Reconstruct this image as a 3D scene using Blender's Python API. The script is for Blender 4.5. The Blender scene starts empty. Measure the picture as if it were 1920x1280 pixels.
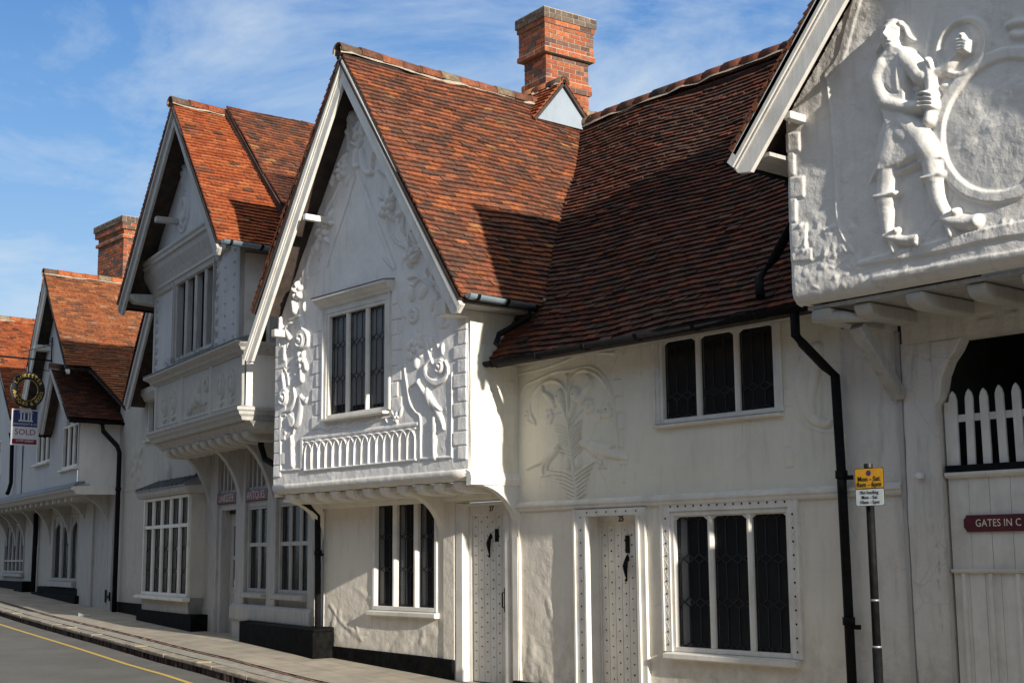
import bpy, math, random
import numpy as np
from mathutils import Vector, Matrix
random.seed(7)
sc = bpy.context.scene
R_ = math.radians
# ------------------------------------------------------------------ camera
FPX = 2577.0
_U = np.array([-143, 16640, -2577.]); _U /= np.linalg.norm(_U)
_L = np.array([-2160, -418, -2577.]); _L -= _U*_L.dot(_U); _L /= np.linalg.norm(_L)
_X = -_L; _Z = _U; _Y = np.cross(_Z, _X)
ROT = np.array([_X, _Y, _Z])
CAM = np.array([0, -10.2, 1.6])
cd = bpy.data.cameras.new("camera"); cam = bpy.data.objects.new("camera", cd)
sc.collection.objects.link(cam); sc.camera = cam
cd.sensor_width = 36; cd.lens = 36*FPX/1920; cd.clip_end = 3000
m4 = Matrix([list(ROT[0])+[CAM[0]], list(ROT[1])+[CAM[1]], list(ROT[2])+[CAM[2]], [0, 0, 0, 1]])
cam.matrix_world = m4
# ------------------------------------------------------------------ light
SUN = Vector((1.0, -0.14, 0.31)).normalized()
SUN_EL = math.asin(SUN.z); SUN_AZ = math.atan2(SUN.x, SUN.y)
w = bpy.data.worlds.new("World"); sc.world = w; w.use_nodes = True
nt = w.node_tree; nt.nodes.clear()
def N(nt, t, **k):
    n = nt.nodes.new(t)
    for a, b in k.items():
        if a.startswith('i_'): n.inputs[a[2:].replace('_', ' ')].default_value = b
        else: setattr(n, a, b)
    return n
def LK(nt, a, b): nt.links.new(a, b)
sky = N(nt, 'ShaderNodeTexSky', sky_type='NISHITA', sun_disc=False, sun_elevation=SUN_EL, sun_rotation=SUN_AZ, air_density=1.0, dust_density=0.6, ozone_density=2.0)
tc = N(nt, 'ShaderNodeTexCoord')
mp = N(nt, 'ShaderNodeMapping'); mp.inputs['Scale'].default_value = (1.4, 2.4, 6.0); mp.inputs['Rotation'].default_value = (0.25, -0.35, 0.5)
n1 = N(nt, 'ShaderNodeTexNoise'); n1.inputs['Scale'].default_value = 1.6; n1.inputs['Detail'].default_value = 9; n1.inputs['Roughness'].default_value = 0.62; n1.inputs['Distortion'].default_value = 0.5
cr = N(nt, 'ShaderNodeValToRGB'); cr.color_ramp.elements[0].position = 0.43; cr.color_ramp.elements[1].position = 0.68
LK(nt, tc.outputs['Generated'], mp.inputs['Vector']); LK(nt, mp.outputs[0], n1.inputs['Vector']); LK(nt, n1.outputs[0], cr.inputs[0])
mm = N(nt, 'ShaderNodeMath', operation='MULTIPLY'); mm.inputs[1].default_value = 0.80; LK(nt, cr.outputs[0], mm.inputs[0])
sx = N(nt, 'ShaderNodeSeparateXYZ'); LK(nt, tc.outputs['Generated'], sx.inputs[0])
gr = N(nt, 'ShaderNodeValToRGB'); g_ = gr.color_ramp
g_.elements[0].position = 0.0; g_.elements[0].color = (.50, .66, .80, 1); g_.elements[1].position = 1.0; g_.elements[1].color = (.48, .49, .49, 1)
for p_, c_ in ((.14, (.40, .60, .82, 1)), (.27, (.19, .40, .74, 1)), (.40, (.085, .25, .60, 1)), (.52, (.32, .40, .50, 1)), (.7, (.46, .48, .49, 1))):
    e_ = g_.elements.new(p_); e_.color = c_
LK(nt, sx.outputs['Z'], gr.inputs[0])
sc_ = N(nt, 'ShaderNodeMix', data_type='RGBA', blend_type='MULTIPLY'); sc_.inputs['Factor'].default_value = 1.0; sc_.inputs['B'].default_value = (6.2, 6.2, 6.2, 1); LK(nt, gr.outputs[0], sc_.inputs['A']); sc_.clamp_result = False
m0 = N(nt, 'ShaderNodeMix', data_type='RGBA'); m0.inputs['Factor'].default_value = 0.88; LK(nt, sky.outputs[0], m0.inputs['A']); LK(nt, sc_.outputs['Result'], m0.inputs['B'])
mx = N(nt, 'ShaderNodeMix', data_type='RGBA'); mx.inputs['B'].default_value = (3.9, 4.5, 5.1, 1)
LK(nt, mm.outputs[0], mx.inputs['Factor']); LK(nt, m0.outputs['Result'], mx.inputs['A'])
bg = N(nt, 'ShaderNodeBackground'); bg.inputs['Strength'].default_value = 0.12
LK(nt, mx.outputs['Result'], bg.inputs['Color'])
wo = N(nt, 'ShaderNodeOutputWorld'); LK(nt, bg.outputs[0], wo.inputs[0])
sl = bpy.data.lights.new("sun", 'SUN'); sl.energy = 4.9; sl.angle = R_(0.53); sl.color = (1.0, 0.93, 0.82)
so = bpy.data.objects.new("sun", sl); sc.collection.objects.link(so); so.location = (10, -10, 20)
so.rotation_euler = SUN.to_track_quat('Z', 'Y').to_euler()
sc.view_settings.view_transform = 'Standard'; sc.view_settings.look = 'None'
sc.view_settings.exposure = 0.5; sc.view_settings.gamma = 1.0
sc.cycles.max_bounces = 6; sc.cycles.transparent_max_bounces = 12

# ------------------------------------------------------------------ frames of reference (u along the facade, v towards the street, z up)
class Fr:
    def __init__(s, ox, oy, deg):
        a = math.radians(deg)
        s.uu = np.array([math.cos(a), -math.sin(a), 0]); s.n = np.array([-math.sin(a), -math.cos(a), 0]); s.o = np.array([ox, oy, 0.])
    def _hit(s, px, py, n, c):
        d = ROT @ np.array([px-960, 640-py, -FPX]); t = (c-n.dot(CAM))/n.dot(d); return CAM+t*d
    def at(s, px, py, v=0.):
        n = s.n; p = s._hit(px, py, n, n.dot(s.o)+v); return (float(s.uu.dot(p-s.o)), float(p[2]))
    def side(s, px, py, u):
        p = s._hit(px, py, s.uu, s.uu.dot(s.o)+u); return (float(s.n.dot(p-s.o)), float(p[2]))
    def P(s, u, v, z): return s.o+s.uu*u+s.n*v+np.array([0, 0, z])
    def rect(s, xl, xr, yt, yb, v=0.):
        xm = (xl+xr)/2; ym = (yt+yb)/2
        return s.at(xl, ym, v)[0], s.at(xr, ym, v)[0], s.at(xm, yb, v)[1], s.at(xm, yt, v)[1]
    def pts(s, v, *q): return [s.at(a, b, v) for a, b in q]
M = Fr(0, 0, 0); C = Fr(-16.45, 0, 9.6)
GX = [-60, -44, -36, -30.5, -27.3, -21.2, -16.5, -13.4, -10, -6, 10]
GZ = [1.0, .86, .77, .62, .53, .40, .28, .13, .02, -.06, -.3]
def G(x): return float(np.interp(x, GX, GZ))

# ------------------------------------------------------------------ materials
MATS = {}
def base_mat(name):
    m = bpy.data.materials.new(name); m.use_nodes = True; nt = m.node_tree
    b = nt.nodes['Principled BSDF']; g = N(nt, 'ShaderNodeNewGeometry'); MATS[name] = m
    return m, nt, b, g.outputs['Position']
def noise(nt, pos, scale, detail=4, rough=.55, vec=None):
    n = N(nt, 'ShaderNodeTexNoise'); n.inputs['Scale'].default_value = scale; n.inputs['Detail'].default_value = detail; n.inputs['Roughness'].default_value = rough
    if vec:
        mp = N(nt, 'ShaderNodeMapping'); mp.inputs['Scale'].default_value = vec; LK(nt, pos, mp.inputs['Vector']); pos = mp.outputs[0]
    LK(nt, pos, n.inputs['Vector']); return n.outputs[0]
def ramp(nt, fac, p0, p1, c0=(0, 0, 0, 1), c1=(1, 1, 1, 1)):
    r = N(nt, 'ShaderNodeValToRGB'); e = r.color_ramp.elements; e[0].position = p0; e[1].position = p1; e[0].color = c0; e[1].color = c1
    LK(nt, fac, r.inputs[0]); return r.outputs[0]
def mixc(nt, f, a, b, mode='MIX'):
    x = N(nt, 'ShaderNodeMix', data_type='RGBA', blend_type=mode)
    for s_, v in (('Factor', f), ('A', a), ('B', b)):
        if hasattr(v, 'links'): LK(nt, v, x.inputs[s_])
        elif s_ == 'Factor': x.inputs[s_].default_value = v
        else: x.inputs[s_].default_value = (*v, 1)
    return x.outputs['Result']
def bump(nt, b, h, strength=.5, dist=.02, prev=None):
    bp = N(nt, 'ShaderNodeBump'); bp.inputs['Strength'].default_value = strength; bp.inputs['Distance'].default_value = dist
    LK(nt, h, bp.inputs['Height'])
    if prev: LK(nt, prev, bp.inputs['Normal'])
    LK(nt, bp.outputs[0], b.inputs['Normal']); return bp.outputs[0]
def plaster(name, col, dirty, amount=.5, bs=.35, stain=1.0):
    m, nt, b, p = base_mat(name)
    f = ramp(nt, noise(nt, p, 1.3, 6, .6), .42, .72)
    f2 = ramp(nt, noise(nt, p, 5, 5, .65, (1.6, 1.6, .35)), .52, .78)
    c = mixc(nt, f, col, [x*.9 for x in col])
    x = N(nt, 'ShaderNodeMath', operation='MULTIPLY'); x.inputs[1].default_value = amount; LK(nt, f2, x.inputs[0])
    c = mixc(nt, x.outputs[0], c, dirty)
    f3 = ramp(nt, noise(nt, p, 38, 3, .7), .68, .8)
    y = N(nt, 'ShaderNodeMath', operation='MULTIPLY'); y.inputs[1].default_value = .22*stain; LK(nt, f3, y.inputs[0])
    c = mixc(nt, y.outputs[0], c, dirty)
    # dirt splashed up from the pavement, rain streaks, hairline cracks
    sp = N(nt, 'ShaderNodeSeparateXYZ'); LK(nt, p, sp.inputs[0])
    mr = N(nt, 'ShaderNodeMapRange'); mr.inputs['From Min'].default_value = .15; mr.inputs['From Max'].default_value = 1.1; mr.inputs['To Min'].default_value = .75; mr.inputs['To Max'].default_value = 0.; LK(nt, sp.outputs['Z'], mr.inputs['Value'])
    q = N(nt, 'ShaderNodeMath', operation='MULTIPLY'); LK(nt, mr.outputs[0], q.inputs[0]); LK(nt, ramp(nt, noise(nt, p, 6, 6, .7), .38, .66), q.inputs[1]); c = mixc(nt, q.outputs[0], c, [x*.8 for x in dirty])
    q = N(nt, 'ShaderNodeMath', operation='MULTIPLY'); q.inputs[1].default_value = .35; LK(nt, ramp(nt, noise(nt, p, 9, 5, .6, (1, 1, .10)), .56, .72), q.inputs[0]); c = mixc(nt, q.outputs[0], c, dirty)
    vo = N(nt, 'ShaderNodeTexVoronoi', feature='DISTANCE_TO_EDGE'); vo.inputs['Scale'].default_value = .9
    av = N(nt, 'ShaderNodeMix', data_type='VECTOR'); nz = N(nt, 'ShaderNodeTexNoise'); nz.inputs['Scale'].default_value = 3; nz.inputs['Detail'].default_value = 6; LK(nt, p, nz.inputs['Vector'])
    ad = N(nt, 'ShaderNodeVectorMath', operation='ADD'); LK(nt, p, ad.inputs[0]); sc3 = N(nt, 'ShaderNodeVectorMath', operation='SCALE'); sc3.inputs['Scale'].default_value = .45; LK(nt, nz.outputs['Color'], sc3.inputs[0]); LK(nt, sc3.outputs[0], ad.inputs[1]); LK(nt, ad.outputs[0], vo.inputs['Vector'])
    ck = ramp(nt, vo.outputs['Distance'], .0, .006, (1, 1, 1, 1), (0, 0, 0, 1)); q = N(nt, 'ShaderNodeMath', operation='MULTIPLY'); LK(nt, ck, q.inputs[0]); LK(nt, ramp(nt, noise(nt, p, .8, 3), .48, .6), q.inputs[1])
    q2 = N(nt, 'ShaderNodeMath', operation='MULTIPLY'); q2.inputs[1].default_value = .32; LK(nt, q.outputs[0], q2.inputs[0]); c = mixc(nt, q2.outputs[0], c, (.22, .20, .17))
    LK(nt, c, b.inputs['Base Color']); b.inputs['Roughness'].default_value = .85; b.inputs['Specular IOR Level'].default_value = .25
    n1 = bump(nt, b, noise(nt, p, 7, 5, .6), bs, .035)
    bump(nt, b, noise(nt, p, 60, 4, .7), bs*.6, .006, n1)
    return m
def simple(name, col, rough=.6, nscale=12, var=.25, metal=0., bs=.1, vec=None, bd=.01, spec=.5):
    m, nt, b, p = base_mat(name)
    f = noise(nt, p, nscale, 5, .6, vec)
    c = mixc(nt, ramp(nt, f, .35, .7), [x*(1-var) for x in col], [min(1, x*(1+var)) for x in col])
    LK(nt, c, b.inputs['Base Color']); b.inputs['Roughness'].default_value = rough; b.inputs['Metallic'].default_value = metal
    b.inputs['Specular IOR Level'].default_value = spec
    if bs: bump(nt, b, f, bs, bd)
    return m
plaster('plaster', (.78, .72, .62), (.46, .43, .37), .35)
plaster('plaster_grey', (.86, .835, .80), (.52, .5, .48), .35)
plaster('plaster_cream', (.78, .74, .63), (.48, .44, .34), .30)
plaster('plaster_old', (.68, .64, .58), (.36, .34, .31), .6, .6)
plaster('plaster_white', (.76, .73, .68), (.5, .48, .44), .35, .5)
plaster('plaster_shaded', (.50, .48, .43), (.30, .28, .25), .5, .4)  # older plaster, darkened further so its colour carries the deep shade
plaster('plaster_shaded_grey', (.52, .52, .52), (.34, .33, .32), .4, .3)  # grey version, likewise with shade put into the colour
plaster('lead_cheek', (.30, .35, .40), (.22, .26, .30), .5, .1)
m, nt, b, p = base_mat('timber')
f = noise(nt, p, 14, 5, .65, (1, 1, .12)); f2 = ramp(nt, noise(nt, p, 3, 5, .6), .45, .75)
LK(nt, mixc(nt, f2, mixc(nt, ramp(nt, f, .4, .75), (.76, .73, .67), (.66, .63, .57)), (.56, .53, .47)), b.inputs['Base Color'])
b.inputs['Roughness'].default_value = .55; bump(nt, b, f, .25, .01)
m, nt, b, p = base_mat('timber_worn_shaded')  # weathered timber, its colour also darkened to carry shade under the jetties
f = noise(nt, p, 16, 6, .7, (1, 1, .12)); f2 = ramp(nt, noise(nt, p, 14, 5, .65, (1, 1, .2)), .52, .80)
LK(nt, mixc(nt, f2, mixc(nt, ramp(nt, f, .4, .7), (.44, .425, .40), (.35, .335, .315)), (.25, .235, .215)), b.inputs['Base Color'])
b.inputs['Roughness'].default_value = .7; bump(nt, b, f, .4, .012)
simple('plinth', (.007, .007, .007), .8, 9, .5, bs=.4, bd=.02, spec=.06)
simple('black_iron', (.008, .008, .009), .65, 20, .4, bs=.1, spec=.12)
simple('grey_gutter', (.20, .26, .29), .3, 6, .2, bs=.05)
simple('lead', (.16, .17, .18), .55, 8, .3, bs=.3)
simple('came', (.010, .010, .011), .5, 30, .2)
simple('interior', (.04, .038, .036), .9, 4, .3)
simple('roof_deck', (.05, .035, .028), .9, 6, .4)
simple('mortar', (.36, .31, .24), .95, 30, .25, bs=.6)
simple('net_curtain', (.75, .76, .78), .9, 30, .1, vec=(6, 6, .3), bs=.4)
simple('red_board', (.10, .012, .018), .5, 14, .25)
simple('gilt', (.75, .50, .10), .4, 30, .2)
simple('sign_cream', (.78, .72, .60), .5, 30, .1)
simple('sign_pale', (.55, .45, .43), .6, 60, .25)
simple('sign_black', (.012, .013, .016), .4, 30, .2)
simple('board_white', (.78, .76, .76), .45, 10, .05)
simple('board_blue', (.035, .055, .17), .45, 10, .15)
simple('board_maroon', (.22, .02, .04), .45, 10, .15)
simple('sign_yellow', (.72, .36, .02), .45, 12, .1)
simple('sign_white', (.62, .66, .66), .45, 12, .06)
simple('sign_blue', (.03, .05, .25), .5, 10, .1)
simple('sign_ink', (.01, .01, .01), .5, 10, .1)
simple('galvanised', (.35, .36, .35), .45, 10, .3, .6)
simple('threshold', (.30, .21, .13), .85, 12, .3, bs=.4)
simple('faded_yellow', (.40, .32, .16), .85, 40, .35)
simple('paper', (.8, .8, .78), .8, 20, .05)
simple('brick_plain', (.22, .15, .11), .9, 8, .2)
simple('brass', (.55, .38, .1), .35, 10, .1, .8)
m, nt, b, p = base_mat('glass')
b.inputs['Base Color'].default_value = (.030, .032, .035, 1); b.inputs['Roughness'].default_value = .10; b.inputs['Specular IOR Level'].default_value = .3
b.inputs['Alpha'].default_value = .33; bump(nt, b, noise(nt, p, 5, 2), .12, .02)
def tinted(name, dark, light, rough=.85, amt=.35, moss=.0):
    m, nt, b, p = base_mat(name)
    a = N(nt, 'ShaderNodeAttribute', attribute_name='tint')
    f = noise(nt, p, 22, 6, .7)
    c = mixc(nt, ramp(nt, f, .3, .75), a.outputs['Color'], dark, 'MIX') if False else mixc(nt, amt, a.outputs['Color'], mixc(nt, ramp(nt, f, .35, .68), dark, light), 'MULTIPLY')
    g = ramp(nt, noise(nt, p, 42, 4, .75), .62, .70); g2 = ramp(nt, noise(nt, p, 2.2, 4, .6), .47, .66)
    x = N(nt, 'ShaderNodeMath', operation='MULTIPLY'); LK(nt, g, x.inputs[0]); LK(nt, g2, x.inputs[1])
    y = N(nt, 'ShaderNodeMath', operation='MULTIPLY'); y.inputs[1].default_value = .7; LK(nt, x.outputs[0], y.inputs[0])
    c = mixc(nt, y.outputs[0], c, (.50, .46, .36))
    g3 = ramp(nt, noise(nt, p, 9, 6, .75), .56, .68); z = N(nt, 'ShaderNodeMath', operation='MULTIPLY'); z.inputs[1].default_value = .55; LK(nt, g3, z.inputs[0]); c = mixc(nt, z.outputs[0], c, (.075, .06, .04))
    LK(nt, c, b.inputs['Base Color']); b.inputs['Roughness'].default_value = rough; b.inputs['Specular IOR Level'].default_value = .3
    bump(nt, b, noise(nt, p, 40, 5, .7), .5, .008)
    return m
tinted('clay_tile', (.40, .36, .34), (1.15, 1.1, 1.05), .85, .9)
tinted('brick', (.45, .42, .40), (1.1, 1.1, 1.1), .9, .8)
m, nt, b, p = base_mat('asphalt')
f = noise(nt, p, 1.2, 5, .6); f2 = noise(nt, p, 90, 3, .8)
c = mixc(nt, ramp(nt, f, .35, .7), (.095, .090, .080), (.135, .128, .115)); c = mixc(nt, ramp(nt, f2, .55, .75), c, (.40, .385, .35))
LK(nt, c, b.inputs['Base Color']); b.inputs['Roughness'].default_value = .85; bump(nt, b, f2, .5, .006)
def flag(name, c1, c2, mort, bw, bh):
    m, nt, b, p = base_mat(name)
    br = N(nt, 'ShaderNodeTexBrick'); br.inputs['Scale'].default_value = 1.0; br.inputs['Brick Width'].default_value = bw; br.inputs['Row Height'].default_value = bh
    br.inputs['Mortar Size'].default_value = .006; br.inputs['Color1'].default_value = (*c1, 1); br.inputs['Color2'].default_value = (*c2, 1); br.inputs['Mortar'].default_value = (*mort, 1); br.inputs['Bias'].default_value = -.2
    mp = N(nt, 'ShaderNodeMapping'); mp.inputs['Rotation'].default_value = (0, 0, R_(4)); LK(nt, p, mp.inputs[0]); LK(nt, mp.outputs[0], br.inputs['Vector'])
    f = noise(nt, p, 2.5, 6, .6); c = mixc(nt, .6, br.outputs['Color'], mixc(nt, ramp(nt, f, .35, .7), (.6, .57, .54), (1.2, 1.17, 1.1)), 'MULTIPLY')
    LK(nt, c, b.inputs['Base Color']); b.inputs['Roughness'].default_value = .85; bump(nt, b, f, .4, .02); return m
flag('paving', (.42, .37, .30), (.35, .31, .26), (.2, .17, .14), .6, .45)
simple('kerb_stone', (.33, .28, .22), .85, 6, .35, bs=.5, bd=.02)
simple('channel_stone', (.33, .31, .26), .85, 9, .25, bs=.4)
simple('brick_edge', (.17, .09, .065), .9, 9, .4, bs=.5)
m, nt, b, p = base_mat('kerb_brick')
f = noise(nt, p, 26, 5, .75, (1, 1, .18)); LK(nt, mixc(nt, ramp(nt, f, .40, .62), (.012, .008, .008), (.13, .07, .05)), b.inputs['Base Color']); b.inputs['Roughness'].default_value = .9; bump(nt, b, f, 1, .05)
m, nt, b, p = base_mat('yellow_paint')
f = noise(nt, p, 30, 5, .7); LK(nt, mixc(nt, ramp(nt, f, .55, .75), (.60, .42, .09), (.25, .2, .12)), b.inputs['Base Color']); b.inputs['Roughness'].default_value = .8

# ------------------------------------------------------------------ mesh collecting
LOC = {}
def tag(o, label=None, cat=None, group=None, kind=None):
    if label: o['label'] = label
    if cat: o['category'] = cat
    if group: o['group'] = group
    if kind: o['kind'] = kind
    return o
def thing(name, loc, label, cat, group=None):
    o = bpy.data.objects.new(name, None); sc.collection.objects.link(o); o.location = [float(x) for x in loc]; o.empty_display_size = .3
    LOC[o.name] = np.array([float(x) for x in loc]); return tag(o, label, cat, group)
def finish(name, V, F, mat, parent=None, smooth=False, tint=None, mats=None, midx=None, bevel=0):
    V = np.asarray(V, float).reshape(-1, 3)
    root = LOC[parent.name] if parent else (V.mean(0)*0 + [V[:, 0].mean(), V[:, 1].mean(), V[:, 2].min()])
    me = bpy.data.meshes.new(name)
    if isinstance(F, np.ndarray):
        n = len(F); me.vertices.add(len(V)); me.vertices.foreach_set('co', (V-root).ravel())
        me.loops.add(n*4); me.loops.foreach_set('vertex_index', F.ravel()); me.polygons.add(n)
        me.polygons.foreach_set('loop_start', np.arange(0, n*4, 4)); me.polygons.foreach_set('loop_total', np.full(n, 4)); me.update(); me.validate()
    else:
        me.from_pydata([tuple(x) for x in (V-root)], [], F); me.update()
    for mt in (mats or [mat]): me.materials.append(MATS[mt])
    if midx is not None: me.polygons.foreach_set('material_index', midx)
    if smooth: me.polygons.foreach_set('use_smooth', [True]*len(me.polygons))
    if tint is not None:
        at = me.attributes.new('tint', 'FLOAT_COLOR', 'FACE'); at.data.foreach_set('color', np.asarray(tint, float).ravel())
    o = bpy.data.objects.new(name, me); sc.collection.objects.link(o)
    if parent: o.parent = parent; LOC[o.name] = root
    else: o.location = root; LOC[o.name] = root
    if bevel:
        b = o.modifiers.new('bevel', 'BEVEL'); b.width = bevel; b.segments = 2; b.limit_method = 'ANGLE'; b.harden_normals = False
    return o
class MB:
    def __init__(s, fr=M): s.V = []; s.F = []; s.fr = fr; s.T = []; s.mi = 0; s.I = []
    def add(s, vs, fs, t=None):
        k = len(s.V); s.V += [s.fr.P(*q) for q in vs]; s.F += [tuple(k+i for i in f) for f in fs]
        s.T += [t]*len(fs); s.I += [s.mi]*len(fs); return s
    def box(s, u0, u1, v0, v1, z0, z1, t=None):
        if u0 > u1: u0, u1 = u1, u0
        if v0 > v1: v0, v1 = v1, v0
        if z0 > z1: z0, z1 = z1, z0
        vs = [(u, v, z) for z in (z0, z1) for v in (v0, v1) for u in (u0, u1)]
        return s.add(vs, [(0, 1, 3, 2)[::-1], (4, 5, 7, 6), (0, 1, 5, 4), (2, 3, 7, 6)[::-1], (0, 2, 6, 4)[::-1], (1, 3, 7, 5)], t)
    def prism(s, poly, v0, v1, t=None):     # polygon in (u,z) carried from v0 to v1
        n = len(poly); vs = [(u, v0, z) for u, z in poly]+[(u, v1, z) for u, z in poly]
        return s.add(vs, [tuple(range(n)), tuple(range(2*n-1, n-1, -1))]+[(i, i+n, (i+1) % n+n, (i+1) % n) for i in range(n)], t)
    def prof(s, poly, u0, u1, t=None, seg=1):      # profile in (v,z) carried along u
        n = len(poly); vs = []; fs = []
        for k in range(seg+1):
            u = u0+(u1-u0)*k/seg; vs += [(u, v, z) for v, z in poly]
        for k in range(seg): fs += [(k*n+i, k*n+(i+1) % n, (k+1)*n+(i+1) % n, (k+1)*n+i) for i in range(n)]
        fs += [tuple(range(n))[::-1], tuple(range(seg*n, seg*n+n))]
        return s.add(vs, fs, t)
    def plan(s, poly, z0, z1, t=None):       # polygon in (u,v)
        n = len(poly); vs = [(u, v, z0) for u, v in poly]+[(u, v, z1) for u, v in poly]
        return s.add(vs, [tuple(range(n)), tuple(range(2*n-1, n-1, -1))]+[(i, i+n, (i+1) % n+n, (i+1) % n) for i in range(n)], t)
    def tube(s, pts, r, n=12, t=None, closed=False):
        P = [np.array(p, float) for p in pts]; rr = r if hasattr(r, '__len__') else [r]*len(P); vs = []; fs = []
        for i, p in enumerate(P):
            d = (P[min(i+1, len(P)-1)]-P[max(i-1, 0)]); d = d/(np.linalg.norm(d)+1e-9)
            a = np.array([0, 0, 1.]) if abs(d[2]) < .9 else np.array([1., 0, 0]); e1 = np.cross(d, a); e1 /= np.linalg.norm(e1); e2 = np.cross(d, e1)
            vs += [tuple(p+rr[i]*(math.cos(2*math.pi*k/n)*e1+math.sin(2*math.pi*k/n)*e2)) for k in range(n)]
        for i in range(len(P)-1): fs += [(i*n+k, i*n+(k+1) % n, (i+1)*n+(k+1) % n, (i+1)*n+k) for k in range(n)]
        fs += [tuple(range(n))[::-1], tuple(range((len(P)-1)*n, len(P)*n))]
        return s.add(vs, fs, t)
    def bar(s, a, b, w, d, up=(0, 1, 0)):     # rectangular bar between points (u,v,z)
        a = np.array(a, float); b = np.array(b, float); x = b-a; x /= np.linalg.norm(x); u = np.array(up, float); y = np.cross(x, u); y /= np.linalg.norm(y); z = np.cross(x, y)
        vs = [tuple(p+y*i*w/2+z*j*d/2) for p in (a, b) for i, j in ((-1, -1), (1, -1), (1, 1), (-1, 1))]
        return s.add(vs, [(3, 2, 1, 0), (4, 5, 6, 7), (0, 1, 5, 4), (1, 2, 6, 5), (2, 3, 7, 6), (3, 0, 4, 7)])
    def ball(s, c, r, n=8, sq=(1, 1, 1)):
        vs = []; fs = []
        for i in range(1, n//2+1):
            for k in range(n):
                ph = math.pi*i/(n//2+1); th = 2*math.pi*k/n
                vs.append((c[0]+r*sq[0]*math.sin(ph)*math.cos(th), c[1]+r*sq[1]*math.sin(ph)*math.sin(th), c[2]+r*sq[2]*math.cos(ph)))
        m_ = n//2; vs += [(c[0], c[1], c[2]+r*sq[2]), (c[0], c[1], c[2]-r*sq[2])]
        for i in range(m_-1): fs += [(i*n+k, (i+1)*n+k, (i+1)*n+(k+1) % n, i*n+(k+1) % n) for k in range(n)]
        fs += [(m_*n, k, (k+1) % n) for k in range(n)]+[(m_*n+1, (m_-1)*n+(k+1) % n, (m_-1)*n+k) for k in range(n)]
        return s.add(vs, fs)
    def build(s, name, mat, parent=None, smooth=False, bevel=0, fix=True):
        tint = None
        if s.T and s.T[0] is not None: tint = [(*t, 1) for t in s.T]
        o = finish(name, s.V, s.F, mat, parent, smooth, tint, mats=mat if isinstance(mat, list) else None, midx=s.I if isinstance(mat, list) else None, bevel=bevel)
        if fix:
            import bmesh
            bm = bmesh.new(); bm.from_mesh(o.data); bmesh.ops.recalc_face_normals(bm, faces=bm.faces); bm.to_mesh(o.data); bm.free()
        if smooth: o.data.polygons.foreach_set('use_smooth', [len(p.vertices) < 8 for p in o.data.polygons])
        return o

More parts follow.
